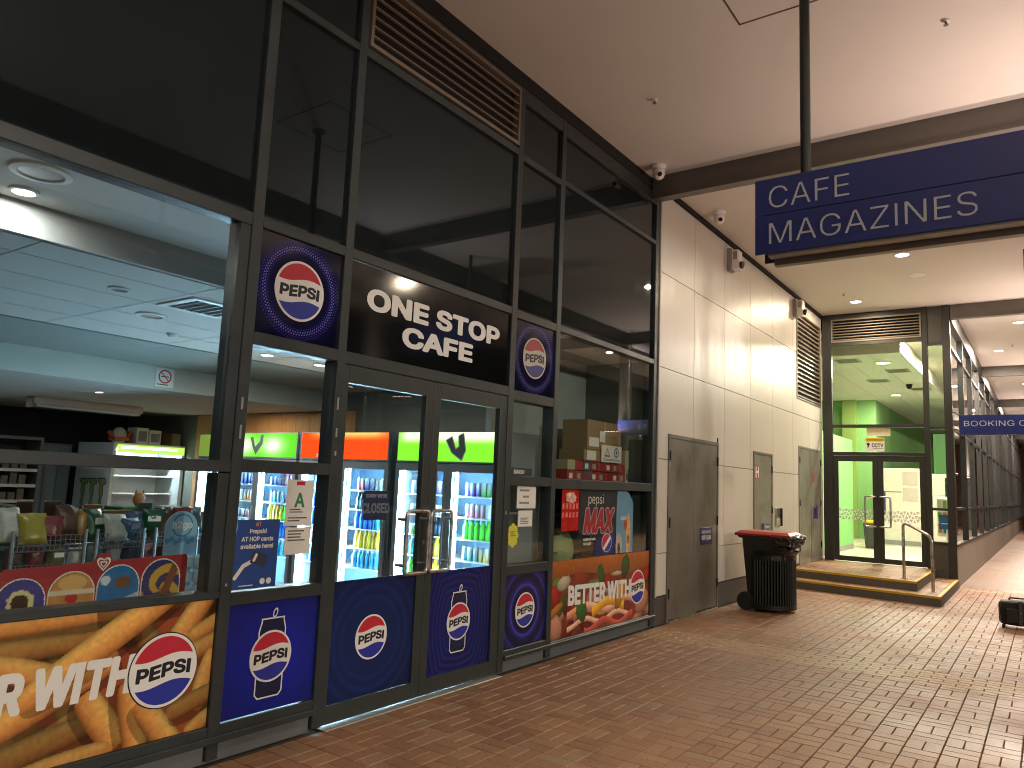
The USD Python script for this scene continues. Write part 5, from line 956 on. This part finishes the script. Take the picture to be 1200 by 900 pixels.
part(t, 'frame', cat(bx(-0.10, 0.012, 14.50, 14.53, 3.37, 5.05), bx(-0.10, 0.012, 16.27, 16.30, 3.37, 5.05), bx(-0.10, 0.012, 14.53, 16.27, 3.37, 3.40), bx(-0.10, 0.012, 14.53, 16.27, 5.02, 5.05)), LOUVRE); part(t, 'screen', bx(-0.10, -0.09, 14.53, 16.27, 3.40, 5.02), DARK)
for k in range(18):
    z = 3.42 + 0.0892 * k; part(t, 'blade', bx(-0.03, 0.004, 14.53, 16.27, z, z + 0.030, 0.002), LOUVRE)
for (y, z, l) in ((10.80, 5.03, 'beige wall box with round dark lens, the one nearer the cafe'), (14.36, 5.06, 'beige wall box with round dark lens, the one above the louvre')):
    t = thing('wall_sensor', l, 'sensor', (0, y, z)); part(t, 'bracket', bx(0.001, 0.06, y - 0.10, y + 0.10, z - 0.18, z + 0.16, 0.006), flat('sensor_grey', (0.28, 0.26, 0.25))); part(t, 'body', bx(0.06, 0.17, y - 0.09, y + 0.09, z - 0.17, z + 0.13, 0.012), PLAS_W); part(t, 'grille', bx(0.09, 0.15, y - 0.092, y - 0.0905, z - 0.02, z + 0.10), flat('sensor_grey', (0.28, 0.26, 0.25))); part(t, 'lens', cyl((0.17, y, z - 0.09), (0.21, y, z - 0.10), 0.055, 16), flat('camera_lens', (0.012, 0.012, 0.015), 0.1))
t = thing('intercom_panel', 'small steel intercom panel on the clad wall between two service doors', 'intercom', (0, 13.23, 1.2)); part(t, 'plate', bx(0.001, 0.02, 13.07, 13.38, 1.03, 1.345, 0.004), STEEL); part(t, 'upper_window', bx(0.02, 0.022, 13.12, 13.33, 1.21, 1.325), flat('intercom_grey', (0.12, 0.11, 0.09), 0.2)); part(t, 'lower_window', bx(0.02, 0.022, 13.12, 13.33, 1.055, 1.175), flat('intercom_pale', (0.5, 0.5, 0.36), 0.2)); part(t, 'side', bx(0.02, 0.05, 13.335, 13.37, 1.04, 1.335), DARK)

# ------------------------------------------------------------------ entrance with steps
st = thing('entrance_steps', 'two brick steps with yellow painted edges wrapping the entrance corner', 'steps', (1.2, 15, 0))
def steps(front, right, back, z0, z1, nm):
    poly = sg.Polygon([(0.0, front[0]), (right, front[1]), (right - 0.03, back), (0.0, back)])
    part(st, nm, plate(poly, 'z+', z0, z1 - z0 - 0.004), mat('step_concrete', (0.10, 0.092, 0.08), 0.7, var=0.25, scale=5)); band = poly.difference(sg.Polygon([(-0.1, front[0] + 0.055), (right - 0.055, front[1] + 0.055), (right - 0.085, back + .1), (-0.1, back + .1)]))
    part(st, 'yellow_edge', plate(band, 'z+', z1 - 0.035, 0.036).apply_translation((0.003 * 0, -0.002, 0)), mat('nosing_yellow', (0.52, 0.33, 0.02), 0.5, var=0.3, scale=12, bump=0.002, bscale=60), 'worn yellow edge strip')
    inner = poly.difference(band.buffer(0.002)); q = []
    y = front[1]; j = 0
    while y < back:
        x = -0.105 if j % 2 else 0.0
        while x < right:
            c = sg.box(x + .003, y + .003, x + .207, y + .103).intersection(inner)
            for p in polys(c):
                if p.area > .002: q.append(plate(p, 'z+', z1 - 0.004, 0.0045))
            x += .21
        y += .106; j += 1
    part(st, 'tread_bricks', cat(q), MB_B, 'brick paving of the tread', kind='stuff')
steps((13.62, 13.24), 2.40, 16.39, 0.0, 0.15, 'lower_step'); steps((13.98, 13.66), 2.03, 16.39, 0.15, 0.30, 'upper_step')
hr = thing('handrail', 'bent steel tube handrail standing on the steps', 'handrail', (1.82, 14.0, 0.3))
part(hr, 'rail', tube(fillet([(1.80, 14.02, 0.30), (1.80, 14.02, 1.21), (2.23, 13.86, 1.00), (2.23, 13.86, 0.15)], 0.10, 8), 0.024, 14), STEEL, smooth=60)
for (x, y, z) in ((1.80, 14.02, 0.30), (2.23, 13.86, 0.15)): part(hr, 'base_flange', lathe([(0.05, z + 0.001), (0.05, z + 0.008), (0.028, z + 0.012)], 16, (x, y, 0)), STEEL)

EF = mat('entrance_frame', (0.026, 0.027, 0.025), 0.4, var=0.2)
en = thing('glazed_building', 'glass fronted building with green interior, double doors and long glazed side', 'building', (1.2, 16.4, 0))
Y = 16.40
def fr(name, x0, x1, z0, z1, y0=0.0, y1=0.10, m=EF, lab=None): return part(en, name, bx(x0, x1, Y + y0, Y + y1, z0, z1, 0.003), m, lab)
for a, b, z in ((0.02, 0.20, 0.302), (1.865, 1.965, 0.302), (2.215, 2.35, 0.0)): fr('post', a, b, z, 5.329)
def gl(x0, x1, z0, z1): part(en, 'pane', bx(x0 - .002, x1 + .002, Y + .05, Y + .056, z0 - .002, z1 + .002), glass('entrance_glass', (0.95, 0.98, 0.94), 1.2))
for z0, z1 in ((2.41, 2.475), (2.965, 3.03), (4.66, 4.73), (5.22, 5.328)): fr('rail', 0.20, 1.865, z0, z1, 0.004, 0.096)
for z0, z1 in ((0.755, 0.81), (1.39, 1.44), (2.93, 2.985), (4.56, 4.62)): fr('rail', 1.965, 2.215, z0, z1, 0.004, 0.096)
fr('solid_panel', 1.965, 2.215, 4.62, 5.326, 0.02, 0.06, mat('panel_grey', (0.06, 0.058, 0.052), 0.45)); fr('solid_panel', 1.965, 2.215, 0.30, 0.755, 0.012, 0.06, mat('panel_grey', (0.06, 0.058, 0.052), 0.45)); fr('lower_panel', 1.93, 2.212, 0.15, 0.30, 0.011, 0.06, mat('panel_grey', (0.06, 0.058, 0.052), 0.45))
for q in ((0.20, 1.865, 2.475, 2.965), (0.20, 1.865, 3.03, 4.66), (1.965, 2.215, 0.81, 1.39), (1.965, 2.215, 1.44, 2.93), (1.965, 2.215, 2.985, 4.56)): gl(*q)
v = part(en, 'vent', cat(*[bx(a, b, Y - .012, Y + .09, c, d) for a, b, c, d in ((0.20, 1.865, 4.732, 4.762), (0.20, 1.865, 5.188, 5.218), (0.20, 0.23, 4.762, 5.188), (1.835, 1.865, 4.762, 5.188))]), LOUVRE, 'louvred vent over the entrance doors')
for k in range(7):
    z = 4.775 + .058 * k; part(v, 'blade', bx(.23, 1.835, Y - .004, Y + .03, z, z + .018, .002), LOUVRE)
part(v, 'screen', bx(.23, 1.835, Y + .075, Y + .08, 4.762, 5.188), DARK)
for (a, b, h, l) in ((0.205, 1.03, .925, 'left glass entrance door'), (1.034, 1.862, 1.14, 'right glass entrance door')):
    d = part(en, 'door', cat(bx(a, a + .095, Y + .02, Y + .07, .315, 2.405, .003), bx(b - .095, b, Y + .02, Y + .07, .315, 2.405, .003), bx(a + .095, b - .095, Y + .02, Y + .07, .315, .41), bx(a + .095, b - .095, Y + .02, Y + .07, 2.29, 2.405)), EF, l)
    part(d, 'pane', bx(a + .094, b - .094, Y + .042, Y + .048, .409, 2.291), glass('entrance_glass', (0.95, 0.98, 0.94), 1.2))
    s = -1 if h < 1.03 else 1
    part(d, 'handle', tube(fillet([(a + (b - a) * (.955 if s < 0 else .045), Y + .02, 1.60), (a + (b - a) * (.955 if s < 0 else .045), Y - .06, 1.60), (h + s * .12, Y - .06, 1.60), (h + s * .12, Y - .06, 1.02), (a + (b - a) * (.955 if s < 0 else .045), Y - .06, 1.02), (a + (b - a) * (.955 if s < 0 else .045), Y + .02, 1.02)], .035, 5), .018, 10), STEEL, smooth=60)
    tri = []
    for r in range(3):
        for k in range(11):
            u = a + .12 + (b - a - .24) * k / 10.5 + (.03 if r % 2 else 0); z = 1.16 + .075 * r; sgn = 1 if (k + r) % 2 else -1
            tri.append(sg.Polygon([(u - .03, z - .03 * sgn), (u + .03, z - .03 * sgn), (u, z + .03 * sgn)]))
    part(d, 'triangle_band', plate(unary_union(tri), 'y-', Y + .041, .0006), WHITE, 'band of white triangles across the glass')
t = thing('cctv_sign', 'yellow and white CCTV warning sign on the glass above the doors', 'sign', (1.0, Y, 2.63)); part(t, 'board', bx(.815, 1.16, Y + .046, Y + .049, 2.495, 2.76), PAPER); part(t, 'yellow_band', plate(rect(.817, 1.158, 2.685, 2.758), 'y-', Y + .046, .0008), flat('warning_yellow', (.62, .42, .02))); part(t, 'yellow_text', plate(rect(.84, 1.135, 2.708, 2.735), 'y-', Y + .0452, .0006), flat('dark_yellow', (.30, .19, .01)))
part(t, 'lettering', plate(fitted('CCTV', .93, 1.14, 2.575, 2.655, .03), 'y-', Y + .046, .0008), BLACK); part(t, 'camera_symbol', plate(disc(.865, 2.635, .028).union(sg.Polygon([(.85, 2.6), (.89, 2.62), (.855, 2.545)])), 'y-', Y + .046, .0008), BLACK); part(t, 'text_line', plate(rect(.95, 1.14, 2.545, 2.555), 'y-', Y + .046, .0008), INK)
t = thing('glass_label', 'pale translucent paper label on the glass above the CCTV sign', 'label', (1.06, Y, 2.9)); part(t, 'paper', bx(.84, 1.27, Y + .0465, Y + .049, 2.80, 2.96), mat('cream_paper', (.62, .56, .36), .8, var=.2, scale=14)); part(t, 'bottom_strip', bx(.845, 1.265, Y + .0455, Y + .0465, 2.802, 2.818), PAPER)

# long glazed side
FX = 2.35
part(en, 'base_wall', bx(2.17, FX, Y + .10, 58, 0, .735), mat('precast_base', (0.27, 0.235, 0.195), 0.6, var=.2, scale=1.2, bump=.001)); part(en, 'base_end', bx(2.215, FX - .002, Y + .012, Y + .099, .0, .735), mat('precast_base', (0.27, 0.235, 0.195), 0.6)); part(en, 'sill', bx(2.2, FX + .012, Y + .1, 58, .738, .775), EF)
ms = [Y + .05 + 2.25 * k for k in range(19)]
for y in ms[1:]: part(en, 'mullion', bx(2.23, FX + .02, y - .035, y + .035, .775, 5.05), EF)
for z in (1.40, 2.94, 4.52): part(en, 'transom', bx(2.24, FX - .004, Y + .1, 57.5, z, z + .055), EF)
part(en, 'fascia', bx(2.18, FX + .03, Y + .1, 58, 5.0, 5.328), EF)
for a, b in zip(ms, ms[1:]):
    for z0, z1 in ((.775, 1.40), (1.455, 2.94), (2.995, 4.52), (4.575, 5.0)): part(en, 'side_pane', bx(FX - .04, FX - .034, a + .03, b - .03, z0, z1), DGLASS)
part(en, 'roof', bx(-3.4, 2.2, Y + .1, 58, 5.33, 5.5), DARK)

# inside the glazed building
LIME = flat('lime_wall', (0.20, 0.50, 0.15), 0.6, var=.12, scale=1.2); MIDG = flat('green_wall', (0.20, 0.40, 0.13), 0.6, var=.12, scale=1.2); OLV = flat('olive_wall', (0.24, 0.36, 0.08), 0.6); PALE = mat('pale_floor_tile', (0.55, 0.50, 0.38), 0.25, var=.08, scale=2, rvar=.08)
rm = thing('green_room', 'bright lobby behind the entrance doors with green walls and tiled ceiling', 'room', (0.5, 22, 0.3), kind='structure')
part(rm, 'floor', bx(-3.2, 2.17, Y + .1, 45, .20, .298), PALE); part(rm, 'lime_wall', bx(-.36, -.27, Y + .1, 20.6, .298, 3.0), LIME); part(rm, 'skirting', bx(-.27, -.255, Y + .12, 20.6, .298, .42), flat('skirting_grey', (.25, .25, .22)))
part(rm, 'pilaster', bx(-1.50, -1.10, 25.5, 25.7, .298, 4.6), OLV, 'olive green pilaster'); part(rm, 'facing_wall', bx(-3.2, -.55, 25.7, 25.8, .298, 4.62), MIDG); part(rm, 'left_wall', bx(-.65, -.55, 25.8, 40, .298, 4.62), MIDG); part(rm, 'return_wall', bx(-3.2, -.27, 20.6, 20.7, .298, 3.0), LIME); part(rm, 'side_wall', bx(-3.3, -3.2, Y + .1, 25.8, .298, 4.62), MIDG); part(rm, 'back_wall', bx(-.65, 2.17, 40, 40.2, .298, 4.8), MIDG); part(rm, 'green_block', bx(.75, 2.16, 28.0, 28.3, .298, 3.7), flat('deep_green', (.09, .27, .06)))
TILE2 = mat('lobby_tile', (0.70, 0.68, 0.60), .8, var=.06, scale=1.6)
part(rm, 'ceiling_joints', bx(-3.2, 1.34, 17.3, 40, 4.62, 4.66), GRID); part(rm, 'far_ceiling', bx(-.6, 1.34, 31.1, 40, 4.606, 4.619), TILE2); part(rm, 'ceiling_edge', cat(bx(-3.2, 1.36, 17.26, 17.3, 4.60, 4.95), bx(1.34, 1.37, 17.3, 40, 4.60, 4.95)), flat('edge_cream', (.62, .58, .46))); part(rm, 'upper_ceiling', bx(-3.2, 2.17, Y + .1, 40, 4.95, 5.05), flat('cream_ceiling', (.62, .58, .46)))
for i in range(7):
    for j in range(23): part(rm, 'ceiling_tile', bx(-2.755 + .585 * i + .006, -2.755 + .585 * (i + 1) - .006, 17.3 + .6 * j + .006, 17.3 + .6 * (j + 1) - .006, 4.605, 4.619), TILE2)
for k, (x, y) in enumerate(((.2, 18.0), (.95, 19.8), (.25, 21.4), (1.0, 23.3))): t = thing('ceiling_vent', ('square ceiling vent nearest the lobby doors', 'long ceiling vent in the middle of the lobby', 'ceiling vent by the lobby left wall', 'farthest lobby ceiling vent')[k], 'vent', (x, y, 4.6)); part(t, 'frame', bx(x - .25, x + .25, y - .25, y + .25, 4.590, 4.6045), flat('vent_frame', (.35, .34, .28))); part(t, 'grille', bx(x - .2, x + .2, y - .2, y + .2, 4.585, 4.590), flat('vent_dark', (.10, .10, .08)))
LW = (1.0, .92, .76)
downlight('lobby_downlight', .85, 18.45, 4.60, 'large lit downlight in the lobby tiled ceiling', None, ENTR, LW, .13, 60.0)
downlight('lobby_downlight', 1.80, 18.2, 4.95, 'lit downlight seen above the side window of the entrance', None, ENTR, LW, .13, 60.0)
downlight('lobby_downlight', 1.85, 21.5, 4.95, 'second lit downlight behind the entrance side window', None, ENTR, LW, .12, 60.0)
downlight('lobby_downlight', .2, 24.5, 4.60, 'lit downlight deep in the lobby ceiling', None, ENTR, LW, .12, 60.0)
t = thing('lobby_camera', 'small dark dome camera on the lobby ceiling', 'camera', (.85, 22.3, 4.6)); part(t, 'dome', lathe([(0.0, 4.47), (.05, 4.49), (.07, 4.54), (.08, 4.6)], 16, (.85, 22.3, 0)), DARK, smooth=50)
CAB = flat('cabinet_white', (.66, .62, .52), .4)
t = thing('white_cabinet', 'tall white cabinet with notices on its front in the lobby', 'cabinet', (.5, 24.3, .3)); part(t, 'case', bx(-.10, .86, 23.8, 24.8, .30, 2.42, .01), CAB); part(t, 'door_line', bx(-.06, .40, 23.795, 23.8, 1.75, 1.77), INK)
for k, z in enumerate((1.95, 1.50)): part(t, 'notice', bx(.42, .80, 23.793, 23.799, z, z + .38), flat('notice_pinkish', (.52, .44, .38)))
part(t, 'base', bx(-.08, .84, 23.79, 23.8, .30, .42), flat('skirting_grey', (.25, .25, .22)))
t = thing('white_cabinet', 'second white cabinet with drawers at right in the lobby', 'cabinet', (1.3, 24.6, .3)); part(t, 'case', bx(.90, 1.62, 24.2, 25.2, .30, 2.3, .01), CAB)
for k in range(4): part(t, 'drawer', bx(.94, 1.58, 24.19, 24.2, .45 + .42 * k, .82 + .42 * k, .004), CAB)
t = thing('yellow_lid_bin', 'black bin with a yellow lid standing in the lobby', 'bin', (-.22, 22.0, .3)); g = trimesh.creation.box((.40, .42, .62)); g.vertices[:, :2] *= np.where(g.vertices[:, 2:] < 0, .8, 1.0); g.apply_translation((.08, 21.3, .61)); part(t, 'body', g, flat('bin_black', (.03, .03, .028))); part(t, 'lid', bx(-.13, .29, 21.08, 21.52, .925, 1.0, .02), flat('bin_yellow', (.62, .40, .01)), 'yellow lid')
t = thing('post_box', 'white pole with a dark blue box fixed to it in the lobby', 'stand', (-.05, 22.3, .3)); part(t, 'pole', cyl((.13, 21.9, .30), (.13, 21.9, 2.25), .03, 12), PLAS_W); part(t, 'box', bx(.03, .29, 21.8, 21.89, 1.15, 1.75, .01), flat('box_navy', (.02, .035, .09)))
t = thing('blue_sign_stand', 'blue sign on a post behind the entrance side window', 'sign', (2.08, 17.3, .3)); part(t, 'board', bx(1.98, 2.165, 17.28, 17.30, 1.02, 1.30), flat('board_blue', (.02, .12, .34))); part(t, 'post', cyl((2.11, 17.32, .30), (2.11, 17.32, 1.02), .02, 10), PLAS_W); part(t, 'foot', bx(2.0, 2.165, 17.2, 17.42, .30, .32), DARK); part(t, 'text_line', bx(2.02, 2.13, 17.277, 17.28, 1.12, 1.14), WHITE)
t = thing('brochure_rack', 'white brochure rack with small coloured leaflets behind the side window', 'rack', (2.05, 17.9, .3)); part(t, 'frame', bx(1.88, 2.16, 17.9, 18.05, .85, 1.62, .01), CAB)
for k in range(9):
    c = ((.4, .12, .05), (.02, .12, .32), (.45, .4, .3), (.15, .3, .05))[k % 4]; part(t, 'leaflet', bx(1.90 + .088 * (k % 3), 1.965 + .088 * (k % 3), 17.885, 17.9, .92 + .24 * (k // 3), 1.10 + .24 * (k // 3)), flat(f'leaflet_tone_{k % 4}', c))
t = thing('info_screen', 'small dark blue information screen on the lobby wall beside the rack', 'screen', (2.1, 18.3, 1.9)); part(t, 'screen', bx(2.0, 2.14, 18.3, 18.32, 1.66, 1.95), flat('screen_navy', (.01, .05, .14))); part(t, 'header', bx(2.0, 2.14, 18.3, 18.32, 1.953, 2.05), flat('screen_head', (.06, .04, .03)))
t = thing('lit_sign', 'white illuminated sign panel deep behind the long side glazing', 'sign', (1.2, 30, 2)); part(t, 'panel', bx(1.1, 1.9, 33.0, 33.05, 2.15, 2.75), emis('lit_white', (1, 1, .95), 3.0))
t = thing('lit_sign', 'small row of lit white letter blocks behind the long side glazing', 'sign', (1.6, 40, 2))
for k in range(6): part(t, 'letter_block', bx(1.55 + .10 * k, 1.62 + .10 * k, 44.5, 44.53, 2.28, 2.45), emis('lit_white2', (1, 1, .95), 1.5))
t = thing('dark_partition', 'dark partition wall behind the long side glazing', 'wall', (1, 45, 0)); part(t, 'wall', bx(-3, 2.16, 45.0, 45.2, .298, 5), flat('partition_dark', (.03, .03, .028)))

# ------------------------------------------------------------------ bin, suitcase, hanging signs
BINP = mat('bin_plastic', (0.018, 0.022, 0.017), 0.42, var=.3, scale=8, bump=.001, bscale=80)
bn = thing('wheelie_bin', 'dark wheelie bin with red lid in a slatted metal surround against the wall', 'bin', (.6, 10.78, 0))
by = 10.80
def ring(x0, x1, y0, y1, z): return [(x0, y0, z), (x1, y0, z), (x1, y1, z), (x0, y1, z)]
def loft(rings):
    m = [trimesh.convex.convex_hull(np.array(a + b)) for a, b in zip(rings, rings[1:])]; return cat(m)
part(bn, 'body', loft([ring(.37, .80, by - .22, by + .22, .06), ring(.30, .88, by - .28, by + .28, .96), ring(.27, .92, by - .30, by + .30, .965), ring(.27, .92, by - .30, by + .30, 1.0)]), BINP)
ld = part(bn, 'lid', loft([ring(.22, .95, by - .30, by + .30, 1.004), ring(.21, .95, by - .30, by + .30, 1.03), ring(.26, .90, by - .24, by + .24, 1.062)]), mat('lid_red', (.36, .028, .018), .4, var=.15, scale=6), 'red lid')
part(ld, 'lid_handle', bx(.16, .23, by - .2, by + .2, .985, 1.03, .012), mat('lid_red', (.36, .028, .018), .4)); part(ld, 'grip', bx(.55, .70, by - .315, by - .298, 1.008, 1.03, .006), mat('lid_red', (.36, .028, .018), .4))
part(bn, 'hinge_bar', cyl((.25, by - .26, .985), (.25, by + .26, .985), .018, 10), BINP)
for s in (-1, 1): w_ = part(bn, 'wheel', cyl((.36, by + s * .25, .125), (.36, by + s * .31, .125), .125, 24), flat('tyre_black', (.012, .012, .012), .7)); part(w_, 'hub', cyl((.36, by + s * .312, .125), (.36, by + s * .316, .125), .05, 14), BINP)
gm = trimesh.creation.icosphere(4); v = gm.vertices.copy(); v = np.sign(v) * np.abs(v) ** .6 * [.16, .33, .085]; v += ((meshkit.fbm(v * 16, 4, 5) - .5) * .13)[:, None] * gm.vertices; part(bn, 'liner_bag', trimesh.Trimesh(v + [.86, by, .945], gm.faces, process=False), mat('bag_black', (.012, .012, .014), .2, spec=.7), 'crumpled black liner bag under the lid', smooth=True)
MET = mat('surround_metal', (.018, .019, .017), .38, metal=.4, var=.25, scale=10)
ang = np.linspace(-math.pi / 2 - .35, math.pi / 2 + .35, 34); cx, cy = .60, by
for a in ang: p = (cx + .325 * math.cos(a), cy + .345 * math.sin(a)); part(bn, 'slat', cat(cyl((*p, .075), (*p, .70), .0125, 6)), MET)
def arc(r0, r1, z0, z1, flare=0.0):
    vs, fs = [], []
    for a in ang:
        c, s = math.cos(a), math.sin(a); vs += [(cx + r0 * c, cy + (r0 + .02) * s, z0), (cx + r1 * c, cy + (r1 + .02) * s, z0), (cx + (r1 + flare) * c, cy + (r1 + .02 + flare) * s, z1), (cx + (r0 + flare) * c, cy + (r0 + .02 + flare) * s, z1)]
    for k in range(len(ang) - 1):
        A, B = 4 * k, 4 * k + 4
        for q in range(4): w = (q + 1) % 4; fs += [[A + q, B + q, B + w], [A + q, B + w, A + w]]
    n = 4 * (len(ang) - 1); fs += [[0, 1, 2], [0, 2, 3], [n, n + 2, n + 1], [n, n + 3, n + 2]]
    return trimesh.Trimesh(np.array(vs), fs, process=False)
part(bn, 'surround_band', cat(arc(.312, .34, .04, .10), arc(.312, .338, .69, .76)), MET); part(bn, 'collar', arc(.325, .335, .755, .815, .05), MET, 'flared metal collar')
part(bn, 'inner_shell', arc(.295, .302, .08, .70), flat('shell_dark', (.008, .008, .008), .8))
part(bn, 'spout', bx(.84, .90, by - .05, by + .05, .79, .93, .01), mat('rust_red', (.30, .09, .04), .6))
for k, a in enumerate((-1.2, -.95, -.7, -.2, .1)): part(bn, 'rivet', trimesh.Trimesh(trimesh.creation.icosphere(1).vertices * .008 + [cx + .342 * math.cos(a), cy + .362 * math.sin(a), .725], trimesh.creation.icosphere(1).faces, process=False), STEEL)

CASE = mat('case_fabric', (.014, .014, .013), .6, var=.3, scale=40, bump=.0012, bscale=160)
sc = thing('suitcase', 'small black soft suitcase standing on the paving at the right edge', 'suitcase', (3.5, 11.95, 0))
hb_ = trimesh.creation.box((1, 1, 1)).subdivide().subdivide().subdivide(); v = hb_.vertices.copy(); v = np.sign(v) * .5 * (1 - (1 - np.abs(v) * 2) ** 1); q = np.abs(v) * 2; ln = (q ** 8).sum(1) ** (1 / 8); v = v / np.maximum(ln, .5)[:, None]; v = v * [.60, .27, .31]; v[:, 2] += .0 + .012 * (meshkit.noise(v * 9) - .5)
part(sc, 'body', trimesh.Trimesh(v + [3.49, 11.98, .195], hb_.faces, process=False), CASE, smooth=True)
part(sc, 'zip', tube([(3.22, 11.835, .06), (3.20, 11.835, .20), (3.225, 11.835, .325), (3.5, 11.835, .338), (3.75, 11.835, .325)], .006, 6), flat('zip_grey', (.08, .08, .08), .4))
part(sc, 'front_pocket', bx(3.27, 3.72, 11.815, 11.85, .07, .255, .015), CASE); part(sc, 'handle', tube(fillet([(3.30, 11.98, .345), (3.32, 11.98, .375), (3.52, 11.98, .375), (3.54, 11.98, .345)], .015), .010, 8), CASE, smooth=60); part(sc, 'strap', cat(bx(3.41, 3.45, 11.808, 11.83, .06, .34, .004), bx(3.41, 3.45, 11.82, 12.14, .345, .357, .003)), flat('strap_grey', (.05, .05, .048)))
part(sc, 'tag', bx(3.425, 3.44, 11.802, 11.808, .20, .215), STEEL)
for x in (3.24, 3.74):
    for y in (11.88, 12.08): part(sc, 'wheel', cyl((x - .015, y, .022), (x + .015, y, .022), .022, 12), flat('tyre_black', (.012, .012, .012), .7))

LET = flat('sign_letter_white', (.46, .48, .50), .5)
hs = thing('hanging_sign', 'large blue hanging sign reading CAFE MAGAZINES', 'sign', (3.9, 5.0, 3.46))
part(hs, 'upper_panel', bx(2.22, 5.9, 5.0, 5.02, 3.471, 3.725, .002), SIGNBLUE); part(hs, 'lower_panel', bx(2.22, 5.9, 5.0, 5.02, 3.20, 3.467, .002), SIGNBLUE)
part(hs, 'body', bx(2.31, 5.81, 5.022, 5.22, 3.215, 3.71), BEAM); part(hs, 'bottom_channel', cat(bx(2.30, 5.82, 5.022, 5.10, 3.185, 3.214), bx(2.30, 5.82, 5.17, 5.23, 3.16, 3.214)), mat('channel_metal', (.30, .29, .26), .4, metal=.5)); part(hs, 'back_panel', bx(2.22, 5.9, 5.222, 5.24, 3.20, 3.72), SIGNBLUE)
part(hs, 'cafe_lettering', plate(sa.translate(words('CAFE', 0.152, -0.018, 1.0, bold=False, left=(0, 0)), 2.315, 3.512), 'y-', 5.0, .003), LET); g = words('MAGAZINES', 0.148, -0.018, 1.0, bold=False, left=(0, 0)); g = sa.scale(g, 1.205 / g.bounds[2], 1, origin=(0, 0)); part(hs, 'magazines_lettering', plate(sa.translate(g, 2.315, 3.262), 'y-', 5.0, .003), LET)
for x in (2.53, 5.6): part(hs, 'hanger_pole', cyl((x, 5.11, 3.70), (x, 5.11, CZ - .001), .034, 18), mat('pole_dark', (.020, .024, .020), .4), smooth=40); part(hs, 'pole_flange', cyl((x, 5.11, CZ - .02), (x, 5.11, CZ - .0015), .07, 18), mat('pole_dark', (.020, .024, .020), .4))
h2 = thing('hanging_sign', 'smaller blue sign reading BOOKING OFFICE at the glazed corner', 'sign', (3.5, 16.2, 3.0)); part(h2, 'board', bx(2.475, 4.5, 16.12, 16.22, 2.80, 3.16, .004), SIGNBLUE)
g = words('BOOKING OFFICE', 0.098, -0.012, 1.0, bold=False, left=(0, 0)); k_ = words('BOOKING', 0.098, -0.012, 1.0, bold=False, left=(0, 0)).bounds[2]; g = sa.scale(g, .775 / k_, 1, origin=(0, 0)); part(h2, 'lettering', plate(sa.translate(g, 2.552, 2.955), 'y-', 16.12, .002), LET)
part(h2, 'bracket', cat(tube([(2.36, 16.17, 3.22), (2.42, 16.17, 3.215), (2.48, 16.17, 3.15)], .012, 8), tube([(2.36, 16.17, 2.92), (2.42, 16.17, 2.90), (2.48, 16.17, 2.86)], .012, 8)), BEAM); part(h2, 'hanger', cat(cyl((3.0, 16.17, 3.16), (3.0, 16.17, 3.3), .02, 10), cyl((4.2, 16.17, 3.16), (4.2, 16.17, CZ - .001), .02, 10)), BEAM)
h3 = thing('hanging_sign', 'blue sign edge just showing at the right edge of the picture', 'sign', (4.2, 9.5, 4.0)); part(h3, 'board', bx(3.665, 5.2, 9.5, 9.58, 3.78, 4.30, .004), SIGNBLUE); part(h3, 'hanger', cat(cyl((3.9, 9.54, 4.30), (3.9, 9.54, CZ - .001), .03, 12), cyl((5.0, 9.54, 4.30), (5.0, 9.54, CZ - .001), .03, 12)), BEAM)
